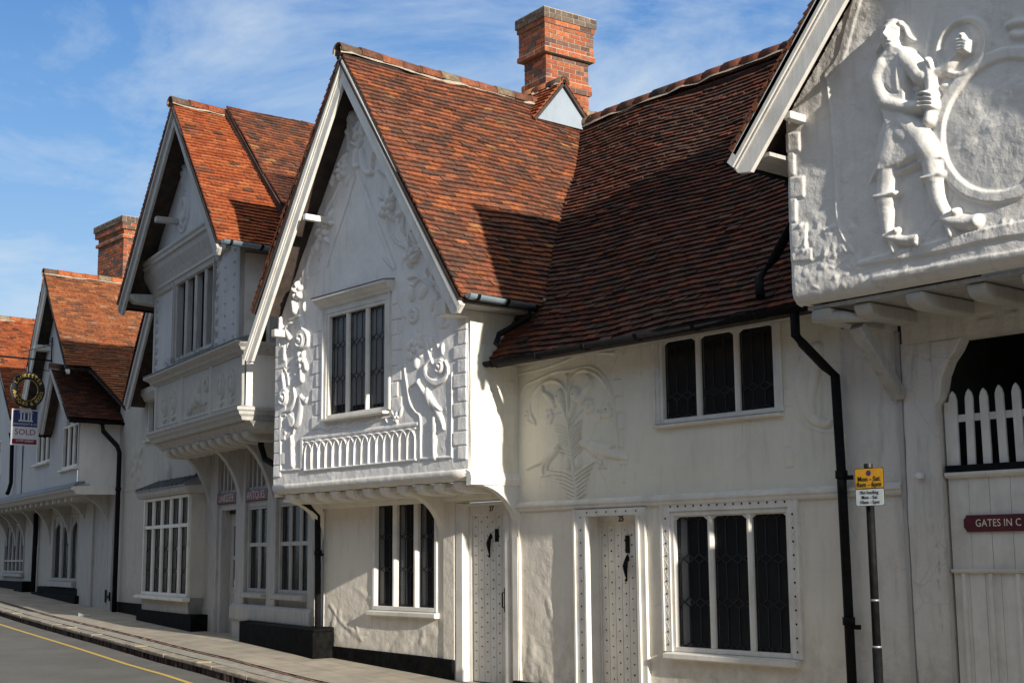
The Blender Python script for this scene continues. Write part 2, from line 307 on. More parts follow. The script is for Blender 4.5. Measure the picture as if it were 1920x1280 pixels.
# ------------------------------------------------------------------ plaster walls as height fields, with modelled ornament
def vnoise(U, Z, s, seed):
    rs = np.random.RandomState(seed); T = rs.rand(64, 64)
    x = U*s+100; y = Z*s+100; i = np.floor(x).astype(int); j = np.floor(y).astype(int); fx = x-i; fy = y-j
    fx = fx*fx*(3-2*fx); fy = fy*fy*(3-2*fy); i %= 64; j %= 64; i1 = (i+1) % 64; j1 = (j+1) % 64
    return (T[i, j]*(1-fx)*(1-fy)+T[i1, j]*fx*(1-fy)+T[i, j1]*(1-fx)*fy+T[i1, j1]*fx*fy)-.5
class Wall:
    def __init__(s, fr, v, u0, u1, z0, z1, res, rough=1., seed=1, side=None):
        s.fr = fr; s.v = v; s.side = side
        s.us = np.linspace(u0, u1, max(2, int((u1-u0)/res)+1)); s.zs = np.linspace(z0, z1, max(2, int((z1-z0)/res)+1))
        s.holes = []; s.poly = None; s.rough = rough; s.seed = seed; s.ops = []; s.round_ = []
    def hole(s, u0, u1, z0, z1):
        s.holes.append((u0, u1, z0, z1))
        def ins(a, x):
            if x <= a[0] or x >= a[-1]: return a
            k = np.argmin(abs(a-x)); a = a.copy(); a[k] = x; return a
        s.us = ins(ins(s.us, u0), u1); s.zs = ins(ins(s.zs, z0), z1)
    def start(s):
        s.U, s.Zg = np.meshgrid(s.us, s.zs, indexing='ij'); r = s.rough
        s.H = r*(.020*vnoise(s.U, s.Zg, .9, s.seed)+.010*vnoise(s.U, s.Zg, 3.1, s.seed+1)+.004*vnoise(s.U, s.Zg, 11, s.seed+2))
        s.B = np.zeros_like(s.U)
    def _win(s, x0, x1, y0, y1):
        i0 = max(0, np.searchsorted(s.us, x0)-1); i1 = min(len(s.us), np.searchsorted(s.us, x1)+1)
        j0 = max(0, np.searchsorted(s.zs, y0)-1); j1 = min(len(s.zs), np.searchsorted(s.zs, y1)+1)
        return slice(i0, i1), slice(j0, j1)
    def _put(s, w, h, mode):
        if mode == 'max': s.B[w] = np.maximum(s.B[w], h)
        elif mode == 'add': s.B[w] += h
        elif mode == 'sub': s.B[w] -= h
    def stroke(s, pts, r, d, mode='max', flat=0.):
        n = len(pts); rr = list(r) if hasattr(r, '__len__') else [r]*n
        if len(rr) == 2 and n > 2: rr = list(np.linspace(rr[0], rr[1], n))
        for (a, b, ra, rb) in zip(pts[:-1], pts[1:], rr[:-1], rr[1:]):
            R = max(ra, rb); w = s._win(min(a[0], b[0])-R, max(a[0], b[0])+R, min(a[1], b[1])-R, max(a[1], b[1])+R)
            U = s.U[w]; Z = s.Zg[w]
            if U.size == 0: continue
            dx, dy = b[0]-a[0], b[1]-a[1]; L = dx*dx+dy*dy+1e-9; t = np.clip(((U-a[0])*dx+(Z-a[1])*dy)/L, 0, 1)
            rad = ra+(rb-ra)*t; q = np.hypot(U-a[0]-t*dx, Z-a[1]-t*dy)/rad
            h = np.sqrt(np.clip(1-q*q, 0, 1)); h = np.minimum(1, h*(1+flat*3)) if flat else h
            s._put(w, h*d*(rad/R)**.7, mode)
    def curve(s, pts, r, d, mode='max', flat=0., n=6):
        P = [pts[0]]+list(pts)+[pts[-1]]; out = []
        for i in range(1, len(P)-2):
            p0, p1, p2, p3 = [np.array(x, float) for x in P[i-1:i+3]]
            for k in range(n):
                t = k/n; out.append(tuple(.5*(2*p1+(p2-p0)*t+(2*p0-5*p1+4*p2-p3)*t*t+(3*p1-p0-3*p2+p3)*t**3)))
        out.append(tuple(P[-2]))
        if hasattr(r, '__len__'): r = list(np.interp(np.linspace(0, 1, len(out)), np.linspace(0, 1, len(r)), r))
        s.stroke(out, r, d, mode, flat)
    def ell(s, c, rx, rz, d, ang=0., mode='max', p=.5):
        R = max(rx, rz); w = s._win(c[0]-R, c[0]+R, c[1]-R, c[1]+R); U = s.U[w]-c[0]; Z = s.Zg[w]-c[1]
        if U.size == 0: return
        ca, sa = math.cos(ang), math.sin(ang); x = U*ca+Z*sa; y = -U*sa+Z*ca
        s._put(w, d*np.clip(1-(x/rx)**2-(y/rz)**2, 0, 1)**p, mode)
    def ring(s, c, r0, r1, d, mode='max', sx=1., a0=None, a1=None):
        w = s._win(c[0]-r1*sx, c[0]+r1*sx, c[1]-r1, c[1]+r1); U = (s.U[w]-c[0])/sx; Z = s.Zg[w]-c[1]
        if U.size == 0: return
        q = (np.hypot(U, Z)-(r0+r1)/2)/((r1-r0)/2); s._put(w, d*np.minimum(1, 1.8*np.sqrt(np.clip(1-q*q, 0, 1))), mode)
    def flat(s, pts, d, bev=.012, mode='max'):
        xs = [p[0] for p in pts]; ys = [p[1] for p in pts]; w = s._win(min(xs)-.02, max(xs)+.02, min(ys)-.02, max(ys)+.02); U = s.U[w]; Z = s.Zg[w]
        if U.size == 0: return
        ins = np.zeros(U.shape, bool); dist = np.full(U.shape, 1e9); n = len(pts)
        for i in range(n):
            (x0, y0), (x1, y1) = pts[i], pts[(i+1) % n]
            c = ((y0 > Z) != (y1 > Z)) & (U < (x1-x0)*(Z-y0)/((y1-y0) if y1 != y0 else 1e-9)+x0); ins ^= c
            dx, dy = x1-x0, y1-y0; t = np.clip(((U-x0)*dx+(Z-y0)*dy)/(dx*dx+dy*dy+1e-12), 0, 1); dist = np.minimum(dist, np.hypot(U-x0-t*dx, Z-y0-t*dy))
        s._put(w, np.where(ins, np.minimum(1, dist/bev)*d, 0), mode)
    def rectf(s, u0, u1, z0, z1, d, bev=.01, mode='max'): s.flat([(u0, z0), (u1, z0), (u1, z1), (u0, z1)], d, bev, mode)
    def build(s, name, mat, parent):
        H = s.H+s.B
        U, Z = s.U, s.Zg; nu, nz = U.shape
        for kind, r in s.round_:
            if kind == 'L': d = U-s.us[0]
            elif kind == 'R': d = s.us[-1]-U
            elif kind == 'B': d = Z-s.zs[0]
            q = np.clip(1-d/r, 0, 1); H = H-(1-np.sqrt(1-q*q+1e-9))*r
        if s.side is None:
            fr = s.fr; P = fr.o[None, None]+U[..., None]*fr.uu+(s.v+H)[..., None]*fr.n; P[..., 2] = Z
        else:       # wall in a plane u = side; U runs over v
            fr = s.fr; P = fr.o[None, None]+(s.side+H)[..., None]*fr.uu+U[..., None]*fr.n; P[..., 2] = Z
        idx = np.arange(nu*nz).reshape(nu, nz)
        F = np.stack([idx[:-1, :-1], idx[1:, :-1], idx[1:, 1:], idx[:-1, 1:]], -1)
        if s.side is not None: F = F[..., ::-1]
        cu = (U[:-1, :-1]+U[1:, 1:])/2; cz = (Z[:-1, :-1]+Z[1:, 1:])/2; keep = np.ones(cu.shape, bool)
        for a, b_, c, d in s.holes: keep &= ~((cu > a) & (cu < b_) & (cz > c) & (cz < d))
        if s.poly:
            ins = np.zeros(cu.shape, bool); n = len(s.poly)
            for i in range(n):
                (x0, y0), (x1, y1) = s.poly[i], s.poly[(i+1) % n]
                ins ^= ((y0 > cz) != (y1 > cz)) & (cu < (x1-x0)*(cz-y0)/((y1-y0) if y1 != y0 else 1e-9)+x0)
            keep &= ins
        F = F[keep].reshape(-1, 4)
        used = np.unique(F); mp = np.full(nu*nz, -1); mp[used] = np.arange(len(used))
        return finish(name, P.reshape(-1, 3)[used], mp[F], mat, parent, True)

# ------------------------------------------------------------------ tiled roofs
def clip(poly, clipper):
    out = list(poly)
    n = len(clipper); area = sum(clipper[i][0]*clipper[(i+1) % n][1]-clipper[(i+1) % n][0]*clipper[i][1] for i in range(n))
    cl = clipper if area > 0 else clipper[::-1]
    for i in range(n):
        a, b = cl[i], cl[(i+1) % n]; inp = out; out = []
        if not inp: return []
        f = lambda p: (b[0]-a[0])*(p[1]-a[1])-(b[1]-a[1])*(p[0]-a[0])
        for j in range(len(inp)):
            p, q = inp[j], inp[(j+1) % len(inp)]; fp, fq = f(p), f(q)
            if fp >= 0: out.append(p)
            if (fp >= 0) != (fq >= 0):
                t = fp/(fp-fq); out.append((p[0]+(q[0]-p[0])*t, p[1]+(q[1]-p[1])*t))
    return out
PAL0 = {'bright': [((.62, .17, .055), 6), ((.56, .14, .045), 5), ((.66, .22, .08), 3), ((.42, .12, .05), 1.5), ((.16, .08, .05), .8)],
       'mixed': [((.44, .15, .07), 4), ((.36, .13, .07), 4), ((.28, .115, .07), 4), ((.52, .18, .07), 2), ((.20, .10, .07), 2.2), ((.60, .30, .12), .25)],
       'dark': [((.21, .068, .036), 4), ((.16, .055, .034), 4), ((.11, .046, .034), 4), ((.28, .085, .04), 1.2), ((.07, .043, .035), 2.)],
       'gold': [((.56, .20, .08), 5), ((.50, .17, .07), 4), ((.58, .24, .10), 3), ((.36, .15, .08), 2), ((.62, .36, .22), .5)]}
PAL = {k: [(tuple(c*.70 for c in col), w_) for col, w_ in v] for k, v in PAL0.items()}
def tile_roof(name, O, S, T, polys, pal, parent, fr=M, patch=None, g=.087, w=.178, seed=1, sag=.02, over=.04):
    """O origin (u,v,z), S eave direction, T up the slope, polys: convex outlines in metres along (S,T)"""
    O = fr.P(*O); S = np.array(fr.P(*S))-fr.o; S /= np.linalg.norm(S); T = np.array(fr.P(*T))-fr.o; T -= S*T.dot(S); T /= np.linalg.norm(T)
    Nn = np.cross(S, T); Nn = Nn if Nn[2] > 0 else -Nn
    rnd = random.Random(seed); V = []; F = []; TI = []
    pc, pw = zip(*PAL[pal])
    def sg(s_, t_): return sag*(math.sin(s_*1.1+seed)+math.sin(t_*1.3+seed*2)+.6*math.sin(s_*2.7+t_*1.9))
    for poly in polys:
        s0 = min(p[0] for p in poly); s1 = max(p[0] for p in poly); t0 = min(p[1] for p in poly); t1 = max(p[1] for p in poly)
        j = int(math.floor(t0/g))
        while j*g < t1:
            a = s0-w*(.5 if j % 2 else 0)-rnd.uniform(0, .02); k = 0
            rj = random.Random(seed*1000+j); row = rj.uniform(-.006, .006)
            while a < s1:
                dr = rnd.uniform(-.008, .006) if rnd.random() > .04 else rnd.uniform(-.03, -.01)
                q = [(a+.002, j*g+dr+row), (a+w-.002, j*g+dr+row+rnd.uniform(-.004, .004)), (a+w-.002, j*g+g+.02), (a+.002, j*g+g+.02)]
                c = clip(q, poly)
                if len(c) > 2:
                    lift = rnd.uniform(0, .007)+(rnd.uniform(.005, .015) if rnd.random() < .05 else 0); twist = rnd.uniform(-.004, .004)
                    col = np.array(rnd.choices(pc, pw)[0]); mid = (a+w/2, j*g)
                    if patch:
                        pv = patch(*mid)
                        if rnd.random() < pv: col = col*.45+np.array((.07, .045, .035))*rnd.uniform(.5, 1.2)
                    col = col*rnd.uniform(.8, 1.18)
                    k0 = len(V); n = len(c)
                    for (x, y) in c:
                        h = .027+lift-(y-j*g)/g*.026+twist*(x-mid[0])/w*2+sg(x, y); V.append(O+S*x+T*y+Nn*h)
                    for (x, y) in c: V.append(O+S*x+T*y+Nn*(sg(x, y)-.008))
                    F.append(tuple(range(k0, k0+n))); TI.append((*col, 1))
                    for i in range(n): F.append((k0+i, k0+n+i, k0+n+(i+1) % n, k0+(i+1) % n)); TI.append((*(col*.8), 1))  # edges darker: shadow lines between courses put into the colour
                a += w; k += 1
            j += 1
    o = finish(name, V, F, 'clay_tile', parent, False, TI)
    import bmesh
    bm = bmesh.new(); bm.from_mesh(o.data); bmesh.ops.recalc_face_normals(bm, faces=bm.faces); bm.to_mesh(o.data); bm.free()
    # deck under the tiles
    V = []; F = []
    for poly in polys:
        k = len(V); n = len(poly)
        V += [O+S*x+T*y-Nn*(.02+2.4*sag) for x, y in poly]+[O+S*x+T*y-Nn*(.06+2.4*sag) for x, y in poly]
        F += [tuple(range(k, k+n)), tuple(range(k+2*n-1, k+n-1, -1))]+[(k+i, k+n+i, k+n+(i+1) % n, k+(i+1) % n) for i in range(n)]
    finish('roof_deck', V, F, 'roof_deck', o)
    return o
def roof3(name, fr, S, polys3, pal, parent, **k):
    """polygons given by points (u,v,z) of one plane; S = eave direction (u,v,z)"""
    O = fr.P(*polys3[0][0]); Sv = np.array(fr.P(*S))-fr.o; Sv /= np.linalg.norm(Sv); far = max(polys3[0], key=lambda q: q[2])
    Tv = fr.P(*far)-O; Tv -= Sv*Tv.dot(Sv); Tv /= np.linalg.norm(Tv)
    p2 = [[((fr.P(*q)-O).dot(Sv), (fr.P(*q)-O).dot(Tv)) for q in poly] for poly in polys3]
    Tl = (float(Tv.dot(fr.uu)), float(Tv.dot(fr.n)), float(Tv[2]))
    return tile_roof(name, polys3[0][0], S, Tl, p2, pal, parent, fr=fr, **k)
def verge(parent, fr, foot, apex, v, pal='mixed', th=.05, seed=1):
    """tile ends and bedding mortar seen along a gable edge"""
    a = np.array(foot); b = np.array(apex); L = np.linalg.norm(b-a); d = (b-a)/L; n = np.array([d[1], -d[0]]); n = n if n[1] < 0 else -n
    mb = MB(fr); rnd = random.Random(seed); pc, pw = zip(*PAL[pal]); s_ = 0
    while s_ < L:
        col = np.array(rnd.choices(pc, pw)[0])*rnd.uniform(.8, 1.3); p = a+d*s_; q = a+d*(s_+.078); o = n*.008
        mb.prism([tuple(p+o), tuple(q+o), tuple(q+n*th*.8), tuple(p+n*th)], v-.15, v+rnd.uniform(.0, .012), tuple(col))
        p = q; q = a+d*(s_+.1); mb.prism([tuple(p+n*.002), tuple(q+n*.002), tuple(q+n*th*.7), tuple(p+n*th*.7)], v-.15, v-rnd.uniform(0, .01), (.34*rnd.uniform(.6, 1), .27, .2)); s_ += .1
    return mb.build('verge_tiles', 'clay_tile', parent)
def ridge(name, A, B, parent, pal='mixed', r=.105, fr=M, seed=3, ln=.32, sag=.02):
    rnd = random.Random(seed); A = fr.P(*A); B = fr.P(*B); d = B-A; L = np.linalg.norm(d); d /= L; sd = np.cross(d, [0, 0, 1.]); sd /= np.linalg.norm(sd); up = np.cross(sd, d)
    V = []; F = []; TI = []; n = 9; pc, pw = zip(*PAL[pal]); a = 0
    while a < L:
        b = min(L, a+ln); col = np.array(rnd.choices(pc, pw)[0])*rnd.uniform(.8, 1.2)
        if a == 0: col = np.array((.14, .09, .06))
        elif pal != 'dark' and rnd.random() < .18: col = np.array((.32, .25, .17))*rnd.uniform(.7, 1.1)
        k = len(V); jz = rnd.uniform(-.008, .008)
        for x, rr in ((a, r+.008), (b-.006, r)):
            off = -sag*math.sin(math.pi*x/L)*2+jz
            for q in (rr, rr-.018):
                for i in range(n):
                    an = math.pi*(-.06+1.12*i/(n-1)); V.append(A+d*x+sd*q*math.cos(an)+up*(q*math.sin(an)-.05+off))
        for i in range(n-1): F += [(k+i, k+i+1, k+2*n+i+1, k+2*n+i), (k+n+i, k+3*n+i, k+3*n+i+1, k+n+i+1), (k+i, k+n+i, k+n+i+1, k+i+1), (k+2*n+i, k+2*n+i+1, k+3*n+i+1, k+3*n+i)]; TI += [(*col, 1)]*4
        a = b
    o = finish(name, V, F, 'clay_tile', parent, True, TI)
    mb = MB(Fr(0, 0, 0)); mb.V = []
    # mortar bedding
    V = []; F = []; m_ = 30
    for i in range(m_+1):
        x = L*i/m_; off = -sag*math.sin(math.pi*x/L)*2
        for sgn in (-1, 1):
            for (yy, zz) in ((r*.7, -.02), (r+.005+rnd.uniform(-.03, .03), -.085-rnd.uniform(0, .03))): V.append(A+d*x+sd*sgn*yy+up*(zz+off))
    for i in range(m_):
        for q in (0, 2): F.append((i*4+q, i*4+q+1, i*4+q+5, i*4+q+4))
    finish('ridge_mortar', V, F, 'mortar', o)
    return o
def chimney(parent, fr, u, v, z0, z1, wu, wv, steps, rot=0., seed=5, dark=.25, name='chimney'):
    """brick stack; steps = list of (z_from, z_to, projection)"""
    rnd = random.Random(seed); V = []; F = []; TI = []; ca, sa = math.cos(rot), math.sin(rot); bh = .075; z = z0
    base = fr.P(u, v, 0)
    def W(x, y, zz): return base+fr.uu*(x*ca-y*sa)+fr.n*(x*sa+y*ca)+np.array([0, 0, zz])
    def bx(x0, x1, y0, y1, a, b, col):
        k = len(V); V.extend([W(x, y, q) for q in (a, b) for y in (y0, y1) for x in (x0, x1)])
        for f in ((2, 3, 1, 0), (4, 5, 7, 6), (0, 1, 5, 4), (6, 7, 3, 2), (4, 6, 2, 0), (1, 3, 7, 5)): F.append(tuple(k+i for i in f)); TI.append((*col, 1))
    row = 0; mV = []
    while z < z1-.01:
        pr = 0
        for (a, b, p) in steps:
            if a <= z < b: pr = p
        hw, hv = wu/2+pr, wv/2+pr
        for side in range(4):
            L = (hw if side % 2 == 0 else hv)*2; x = 0; first = True
            while x < L-.01:
                bl = .225 if not (first and row % 2) else .1125
                if z > z1-.08: bl = .11
                e = min(L, x+bl-.012)
                if L-x-bl < .06: e = L
                col = np.array(rnd.choice([(.44, .12, .05), (.40, .11, .045), (.47, .15, .06), (.34, .10, .05), (.42, .15, .07)]))*rnd.uniform(.75, 1.15)
                if rnd.random() < dark or pr > .08 and rnd.random() < .5: col = np.array((.20, .11, .085))*rnd.uniform(.6, 1.1)
                if z > z1-.16: col = np.array((.16, .12, .09))*rnd.uniform(.6, 1.2)
                o_ = rnd.uniform(-.003, .003); a_, b_ = x, e
                if side == 0: bx(-hw+a_, -hw+b_, hv-.08, hv+o_, z, z+bh-.012, col)
                elif side == 1: bx(hw-.08, hw+o_, hv-b_, hv-a_, z, z+bh-.012, col)
                elif side == 2: bx(-hw+a_, -hw+b_, -hv-o_, -hv+.08, z, z+bh-.012, col)
                else: bx(-hw-o_, -hw+.08, hv-b_, hv-a_, z, z+bh-.012, col)
                x = e+.012; first = False
        k = len(mV); q = .005
        mV.append((hw-q, hv-q, z-.006, z+bh+.002)); row += 1; z += bh
    o = finish(name, V, F, 'brick', parent, False, TI)
    V = []; F = []
    for (a, b, c, d) in mV:
        k = len(V); V += [W(x, y, q) for q in (c, d) for y in (-b, b) for x in (-a, a)]
        F += [tuple(k+i for i in f) for f in ((2, 3, 1, 0), (4, 5, 7, 6), (0, 1, 5, 4), (6, 7, 3, 2), (4, 6, 2, 0), (1, 3, 7, 5))]
    finish('mortar_core', V, F, 'mortar', o)
    return o

# ------------------------------------------------------------------ windows, doors, rainwater goods
def window(parent, fr, g, v, n, rows, frame=.05, mull=.055, casing=None, depth=.10, curtain=None, sill=None, mat='timber', cols=2, label=None, out=.0, transom=None, studs=False, hh=.036, lead=.009, back=.45):
    """g = glass opening (u0,u1,z0,z1); v = wall plane; the glass sits depth behind it"""
    u0, u1, z0, z1 = g; vg = v-depth
    f = MB(fr); fw = frame
    f.box(u0-fw, u0, vg-.03, v+out, z0-fw, z1+fw); f.box(u1, u1+fw, vg-.03, v+out, z0-fw, z1+fw)
    f.box(u0, u1, vg-.03, v+out, z1, z1+fw); f.box(u0, u1, vg-.03, v+out, z0-fw, z0)
    lw = (u1-u0-mull*(n-1))/n
    fo = f.build('window', mat, parent, bevel=.006)
    if label: fo['label'] = label
    for k in range(n-1):
        a = u0+lw*(k+1)+mull*k; mb = MB(fr); mb.plan([(a, vg-.03), (a+mull, vg-.03), (a+mull, v-.03+out), (a+mull*.68, v-.006+out), (a+mull*.32, v-.006+out), (a, v-.03+out)], z0, z1); mb.build('mullion', mat, fo, bevel=.004)
    tz = None
    if transom:
        tz = z0+(z1-z0)*transom; mb = MB(fr); mb.box(u0, u1, vg-.02, v-.012+out, tz-.03, tz+.03); mb.build('transom', mat, fo, bevel=.004)
    if casing:
        cw, cp = casing; mb = MB(fr)
        mb.box(u0-fw-cw, u0-fw, v-.02, v+cp, z0-fw, z1+fw+cw); mb.box(u1+fw, u1+fw+cw, v-.02, v+cp, z0-fw, z1+fw+cw); mb.box(u0-fw, u1+fw, v-.02, v+cp, z1+fw, z1+fw+cw)
        mb.box(u0-fw-cw-.015, u0-fw-cw+.012, v-.02, v+cp+.014, z0-fw, z1+fw+cw+.014); mb.box(u1+fw+cw-.012, u1+fw+cw+.015, v-.02, v+cp+.014, z0-fw, z1+fw+cw+.014); mb.box(u0-fw-cw+.012, u1+fw+cw-.012, v-.02, v+cp+.015, z1+fw+cw-.012, z1+fw+cw+.015)
        if studs:
            mb.mi = 1; sb = mb; zz = z0+.02
            while zz < z1+fw:
                for x in (u0-fw-cw/2, u1+fw+cw/2): sb.ball((x, v+cp+.001, zz), .010, 8)
                zz += .125
            x = u0-.02
            while x < u1+.05: sb.ball((x, v+cp+.001, z1+fw+cw/2), .010, 8); x += .105
            # carved lozenges between the studs
            mb.mi = 0; lb = mb; zz = z0+.0825
            while zz < z1:
                for x in (u0-fw-cw/2, u1+fw+cw/2):
                    for e in (-1, 1): lb.bar((x-e*cw*.22, v+cp, zz-.035), (x+e*cw*.22, v+cp, zz+.035), .005, .006)
                zz += .125
        mb.build('casing', [mat, 'black_iron'], fo)
    if sill:
        sp, sh, ex = sill; mb = MB(fr); b_ = z0-fw
        mb.prof([(v-.02, b_-sh), (v+sp-.012, b_-sh), (v+sp, b_-sh+.012), (v+sp, b_-.018), (v-.02, b_)], u0-fw-ex, u1+fw+ex); mb.build('sill', mat, fo, bevel=.004)
    for k in range(n):
        a = u0+(lw+mull)*k
        p = MB(fr); p.box(a, a+lw, vg-.006, vg, z0, z1); pane = p.build('pane', 'glass', fo)
        L = MB(fr); q = vg+.003
        def bar(x0, y0, x1, y1): L.bar((x0, q, y0), (x1, q, y1), lead, lead*.9)
        e = lead*.6
        bar(a+e, z0, a+e, z1); bar(a+lw-e, z0, a+lw-e, z1); bar(a, z0+e, a+lw, z0+e); bar(a, z1-e, a+lw, z1-e)
        secs = [(z0, z1, rows)] if not transom else [(z0, tz, rows), (tz, z1, 0)]
        for (s0, s1, rw) in secs:
            H = s1-s0; bands = [s0+H*r for r in rw] if rw else []
            hw = lw/(cols+1)/2*1.0; xs = [a+lw*(c+1)/(cols+1) for c in range(cols)]
            cuts = [s0]+bands+[s1]
            for x in xs:
                for i in range(len(cuts)-1):
                    lo = cuts[i]+(hh if i > 0 else (hh if rw else 0)); hi = cuts[i+1]-(hh if i < len(cuts)-2 else (hh if rw else 0)); bar(x, lo, x, hi)
            for bz in bands:
                for c in range(cols+1):
                    xl = a+lw*c/(cols+1); xr = a+lw*(c+1)/(cols+1); xm = (xl+xr)/2
                    for sgn in (-1, 1): bar(xl, bz+sgn*hh if c > 0 else bz+sgn*hh, xm, bz); bar(xm, bz, xr, bz+sgn*hh)
            if rw:
                for bz, sgn in ((s0, 1), (s1, -1)):
                    for c in range(cols+1):
                        xl = a+lw*c/(cols+1); xr = a+lw*(c+1)/(cols+1); xm = (xl+xr)/2
                        bar(xl, bz+sgn*hh, xm, bz+sgn*.006); bar(xm, bz+sgn*.006, xr, bz+sgn*hh)
        L.build('leading', 'came', fo)
    # room behind: five dark faces, open towards the glass
    rb = MB(fr); a, b2 = u0-.04, u1+.04; c, d = z0-.04, z1+.04; vb = vg-back
    vs = [(a, vg-.031, c), (b2, vg-.031, c), (b2, vg-.031, d), (a, vg-.031, d), (a, vb, c), (b2, vb, c), (b2, vb, d), (a, vb, d)]
    rb.add(vs, [(4, 5, 6, 7), (0, 1, 5, 4), (1, 2, 6, 5), (2, 3, 7, 6), (3, 0, 4, 7)]); rb.build('dark_interior', 'interior', fo, fix=False)
    if curtain:
        for (ca, cb, zt) in curtain:    # fractions of the width, height fraction covered from the top
            x0 = u0+(u1-u0)*ca; x1 = u0+(u1-u0)*cb; m_ = max(8, int((x1-x0)/.012)); V = []; F = []
            for i in range(m_+1):
                x = x0+(x1-x0)*i/m_; y = vg-.03-.012*math.sin(x*95+2*math.sin(x*17)); y2 = vg-.03-.015*math.sin(x*88+1+2*math.sin(x*13))
                V += [fr.P(x, y, z1+.02), fr.P(x, y2, z1-(z1-z0)*zt)]
            F = [(2*i, 2*i+2, 2*i+3, 2*i+1) for i in range(m_)]; finish('curtain', V, F, 'net_curtain', fo, True)
    return fo
def arc_bracket(fr, u, v0, z0, v1, z1, w=.09, th=.10, bulge=.28, n=12, web=False):
    """curved brace from the wall (v0,z0 low) out to the jetty (v1,z1 high) in the plane u"""
    mb = MB(fr); P = []; Q = []
    for i in range(n+1):
        t = i/n; an = math.pi/2*t
        v = v0+(v1-v0)*(1-math.cos(an)); z = z0+(z1-z0)*math.sin(an)
        k = max(.35, 1-abs(t-.0)*.25)
        nx, nz = -math.sin(an)*(z1-z0)/(abs(z1-z0)), math.cos(an)
        P.append((v, z))
    outer = P; inner = []
    for i, (v, z) in enumerate(P):
        if web: inner.append((v0-.02, z) if i == 0 else None)
        else:
            a = P[max(0, i-1)]; b = P[min(n, i+1)]; d = np.array([b[0]-a[0], b[1]-a[1]]); d /= np.linalg.norm(d); nn = np.array([-d[1], d[0]]); inner.append((v+nn[0]*th, z+nn[1]*th))
    if web: prof = outer+[(v1, z1+.03), (v0-.02, z1+.03), (v0-.02, z0)]
    else: prof = outer+inner[::-1]
    mb.prof(prof, u-w/2, u+w/2); return mb
def gutter(parent, fr, a, b, r=.055, mat='black_iron', brk=.9, name='gutter'):
    """half round gutter between (u,v,z) points"""
    A = np.array(a, float); B = np.array(b, float); d = (B-A); L = np.linalg.norm(d); d /= L; sd = np.cross(d, [0, 0, 1.]); sd /= np.linalg.norm(sd); n = 8
    mb = MB(fr); vs = []; fs = []
    for x in (0, L):
        for q in (r, r-.008):
            for i in range(n+1): an = math.pi+math.pi*i/n; vs.append(tuple(A+d*x+sd*q*math.cos(an)+np.array([0, 0, q*math.sin(an)])))
    m_ = n+1
    for i in range(n): fs += [(i, i+1, 2*m_+i+1, 2*m_+i), (m_+i, 3*m_+i, 3*m_+i+1, m_+i+1)]
    for o_ in (0, 2*m_):
        for i in range(n): fs.append((o_+i, o_+m_+i, o_+m_+i+1, o_+i+1))
        fs.append(tuple(range(o_, o_+m_)))
    fs += [(0, 2*m_, 3*m_, m_), (n, m_+n, 3*m_+n, 2*m_+n)]
    mb.add(vs, fs); g = mb.build(name, mat, parent, True)
    x = .12
    while x < L:
        k = MB(fr)
        for i in range(n): 
            a1 = math.pi+math.pi*i/n; a2 = math.pi+math.pi*(i+1)/n; q = r+.006
            p1 = A+d*x+sd*q*math.cos(a1)+np.array([0, 0, q*math.sin(a1)]); p2 = A+d*x+sd*q*math.cos(a2)+np.array([0, 0, q*math.sin(a2)]); k.bar(p1, p2, .012, .04, up=tuple(d*-1+np.array([.001, .001, .001])))
        x += brk; k.build('gutter_bracket', 'black_iron', g)
    return g
def pipe(parent, fr, pts, r=.038, collars=(), name='downpipe', mat='black_iron', clips=()):
    mb = MB(fr); mb.tube(pts, r, 12); o = mb.build(name, mat, parent, True)
    for (u, v, z) in collars:
        c = MB(fr); c.tube([(u, v, z-.035), (u, v, z+.035)], r+.012, 12); c.build('collar', mat, o, True)
    for (u, v, z) in clips:
        c = MB(fr); c.box(u-.01, u+r+.07, v-.02, v+.006, z-.02, z+.02); c.ball((u+r+.06, v+.004, z), .018, 8); c.build('pipe_clip', mat, o)
    return o
FONT = None
def text(parent, name, s, fr, u, z, v, size, mat, align='CENTER', depth=.004, squash=1., rot=0., spacing=1., bold=0.):
    c = bpy.data.curves.new(name, 'FONT'); c.body = s; c.size = size; c.align_x = align; c.align_y = 'CENTER'; c.extrude = depth; c.space_character = spacing; c.resolution_u = 3; c.offset = bold*size
    t = bpy.data.objects.new('tmp', c); sc.collection.objects.link(t); bpy.context.view_layer.update()
    me = bpy.data.meshes.new_from_object(t.evaluated_get(bpy.context.evaluated_depsgraph_get())); bpy.data.objects.remove(t)
    V = np.zeros(len(me.vertices)*3); me.vertices.foreach_get('co', V); V = V.reshape(-1, 3); F = [tuple(p.vertices) for p in me.polygons]
    ca, sa = math.cos(rot), math.sin(rot); Wd = [fr.P(u+(x*ca-y*sa)*squash, v+zz, z+(x*sa+y*ca)) for x, y, zz in V]
    bpy.data.meshes.remove(me); return finish(name, Wd, F, mat, parent)
